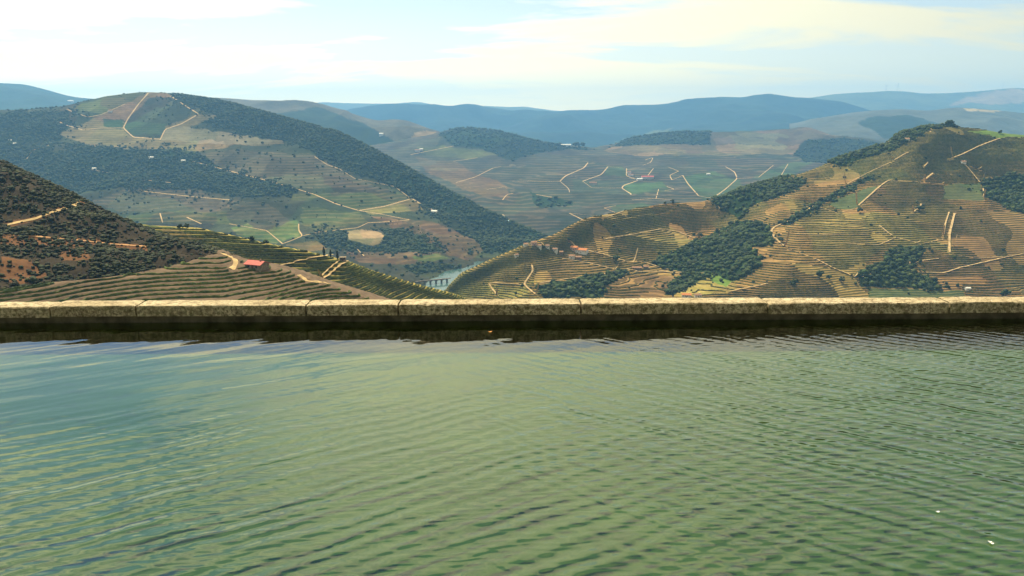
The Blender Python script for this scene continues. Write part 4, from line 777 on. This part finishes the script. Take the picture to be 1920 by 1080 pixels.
tr_ = N(t, 'ShaderNodeBsdfTransparent', inp={'Color': (0.72, 0.90, 0.66, 1)}); gs_ = N(t, 'ShaderNodeBsdfGlossy', inp={'Roughness': 0.015, 'Color': (1, 1, 1, 1)}); L(t, bn.outputs[0], gs_.inputs['Normal'])
ms = N(t, 'ShaderNodeMixShader'); L(t, fz.outputs[0], ms.inputs[0]); L(t, tr_.outputs[0], ms.inputs[1]); L(t, gs_.outputs[0], ms.inputs[2])
wo = N(t, 'ShaderNodeOutputMaterial'); L(t, ms.outputs[0], wo.inputs['Surface'])
m_floor, t, b = newmat('algae_floor'); g = N(t, 'ShaderNodeNewGeometry'); pos = g.outputs['Position']
c = mixc(t, mrange(t, tnoise(t, 1.6, 5, 0.65, pos), 0.3, 0.7), (0.038, 0.070, 0.009), (0.050, 0.086, 0.014)); c = mixc(t, MATH(t, 'MULTIPLY', mrange(t, tnoise(t, 7.0, 4, 0.7, pos), 0.5, 0.72), 0.5), c, (0.03, 0.036, 0.010)); L(t, c, b.inputs['Base Color'])
tag(obj('pool_floor', [(-9, 1.0, -.20), (9, 1.0, -.20), (9, 6.26, -.20), (-9, 6.26, -.20)], [(0, 1, 2, 3)], m_floor), kind='structure')
tag(obj('pool_water', [(-9, 1.0, 0), (9, 1.0, 0), (9, 6.28, 0), (-9, 6.28, 0)], [(0, 1, 2, 3)], m_wat), kind='structure')
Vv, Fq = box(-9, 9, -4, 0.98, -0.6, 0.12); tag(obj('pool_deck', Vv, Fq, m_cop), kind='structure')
def flo(u, v): d = rays(np.array([u]), np.array([v]))[0]; k = -EYE / d[2]; return (float(d[0] * k), float(d[1] * k), 0.004)
m_leaf = plain('dead_leaf', (0.55, 0.26, 0.07), 0.6, 0.2, 60.0); m_fea = plain('white_feather', (0.85, 0.83, 0.78), 0.7, 0.05, 80.0)
def leaf(name, loc, ln, wd, curl, rz, mat, label, cat):
    n = 9; Vv = []
    for i in range(n):
        s = i / (n - 1); w_ = wd * math.sin(math.pi * min(1, s * .93 + .05)) ** .8; x = (s - .5) * ln
        Vv += [(x, -w_ / 2, curl * (2 * s - 1) ** 2 + curl * .5), (x, 0, curl * (2 * s - 1) ** 2), (x, w_ / 2, curl * (2 * s - 1) ** 2 + curl * .5)]
    Fq = [(i * 3 + k, i * 3 + k + 3, i * 3 + k + 4, i * 3 + k + 1) for i in range(n - 1) for k in (0, 1)]
    o = obj(name, Vv, Fq, mat); o.location = loc; o.rotation_euler = (0, 0, rz); tag(o, label, cat); md = o.modifiers.new('thickness', 'SOLIDIFY'); md.thickness = 0.0012
leaf('floating_leaf', flo(919, 623.5), .034, .022, .006, .3, m_leaf, 'small orange dead leaf floating in the dark reflection', 'leaf')
leaf('feather', flo(1758, 961.5), .016, .009, .003, .2, m_fea, 'tiny white feather on the green water, farther from the bottom edge', 'feather'); leaf('feather', flo(1856, 1018), .013, .008, .003, -.5, m_fea, 'tiny white feather pair member nearest the bottom corner', 'feather'); leaf('feather', flo(1860, 1021), .012, .008, .003, -.2, m_fea, 'second fleck touching the feather near the bottom corner', 'feather')

# ------------------------------------------------------------------ haze
hm = bpy.data.materials.new('valley_haze'); hm.use_nodes = True; t = hm.node_tree; t.nodes.clear()
ho = N(t, 'ShaderNodeOutputMaterial'); pv = N(t, 'ShaderNodeVolumePrincipled', inp={'Color': (0.22, 0.53, 1.0, 1), 'Density': 0.82e-4, 'Anisotropy': 0.3}); L(t, pv.outputs[0], ho.inputs['Volume'])
Vv, Fq = box(-14000, 14000, -600, 17500, -345, 700); tag(obj('haze', Vv, Fq, hm), 'blue haze filling the whole valley', 'haze', kind='stuff')
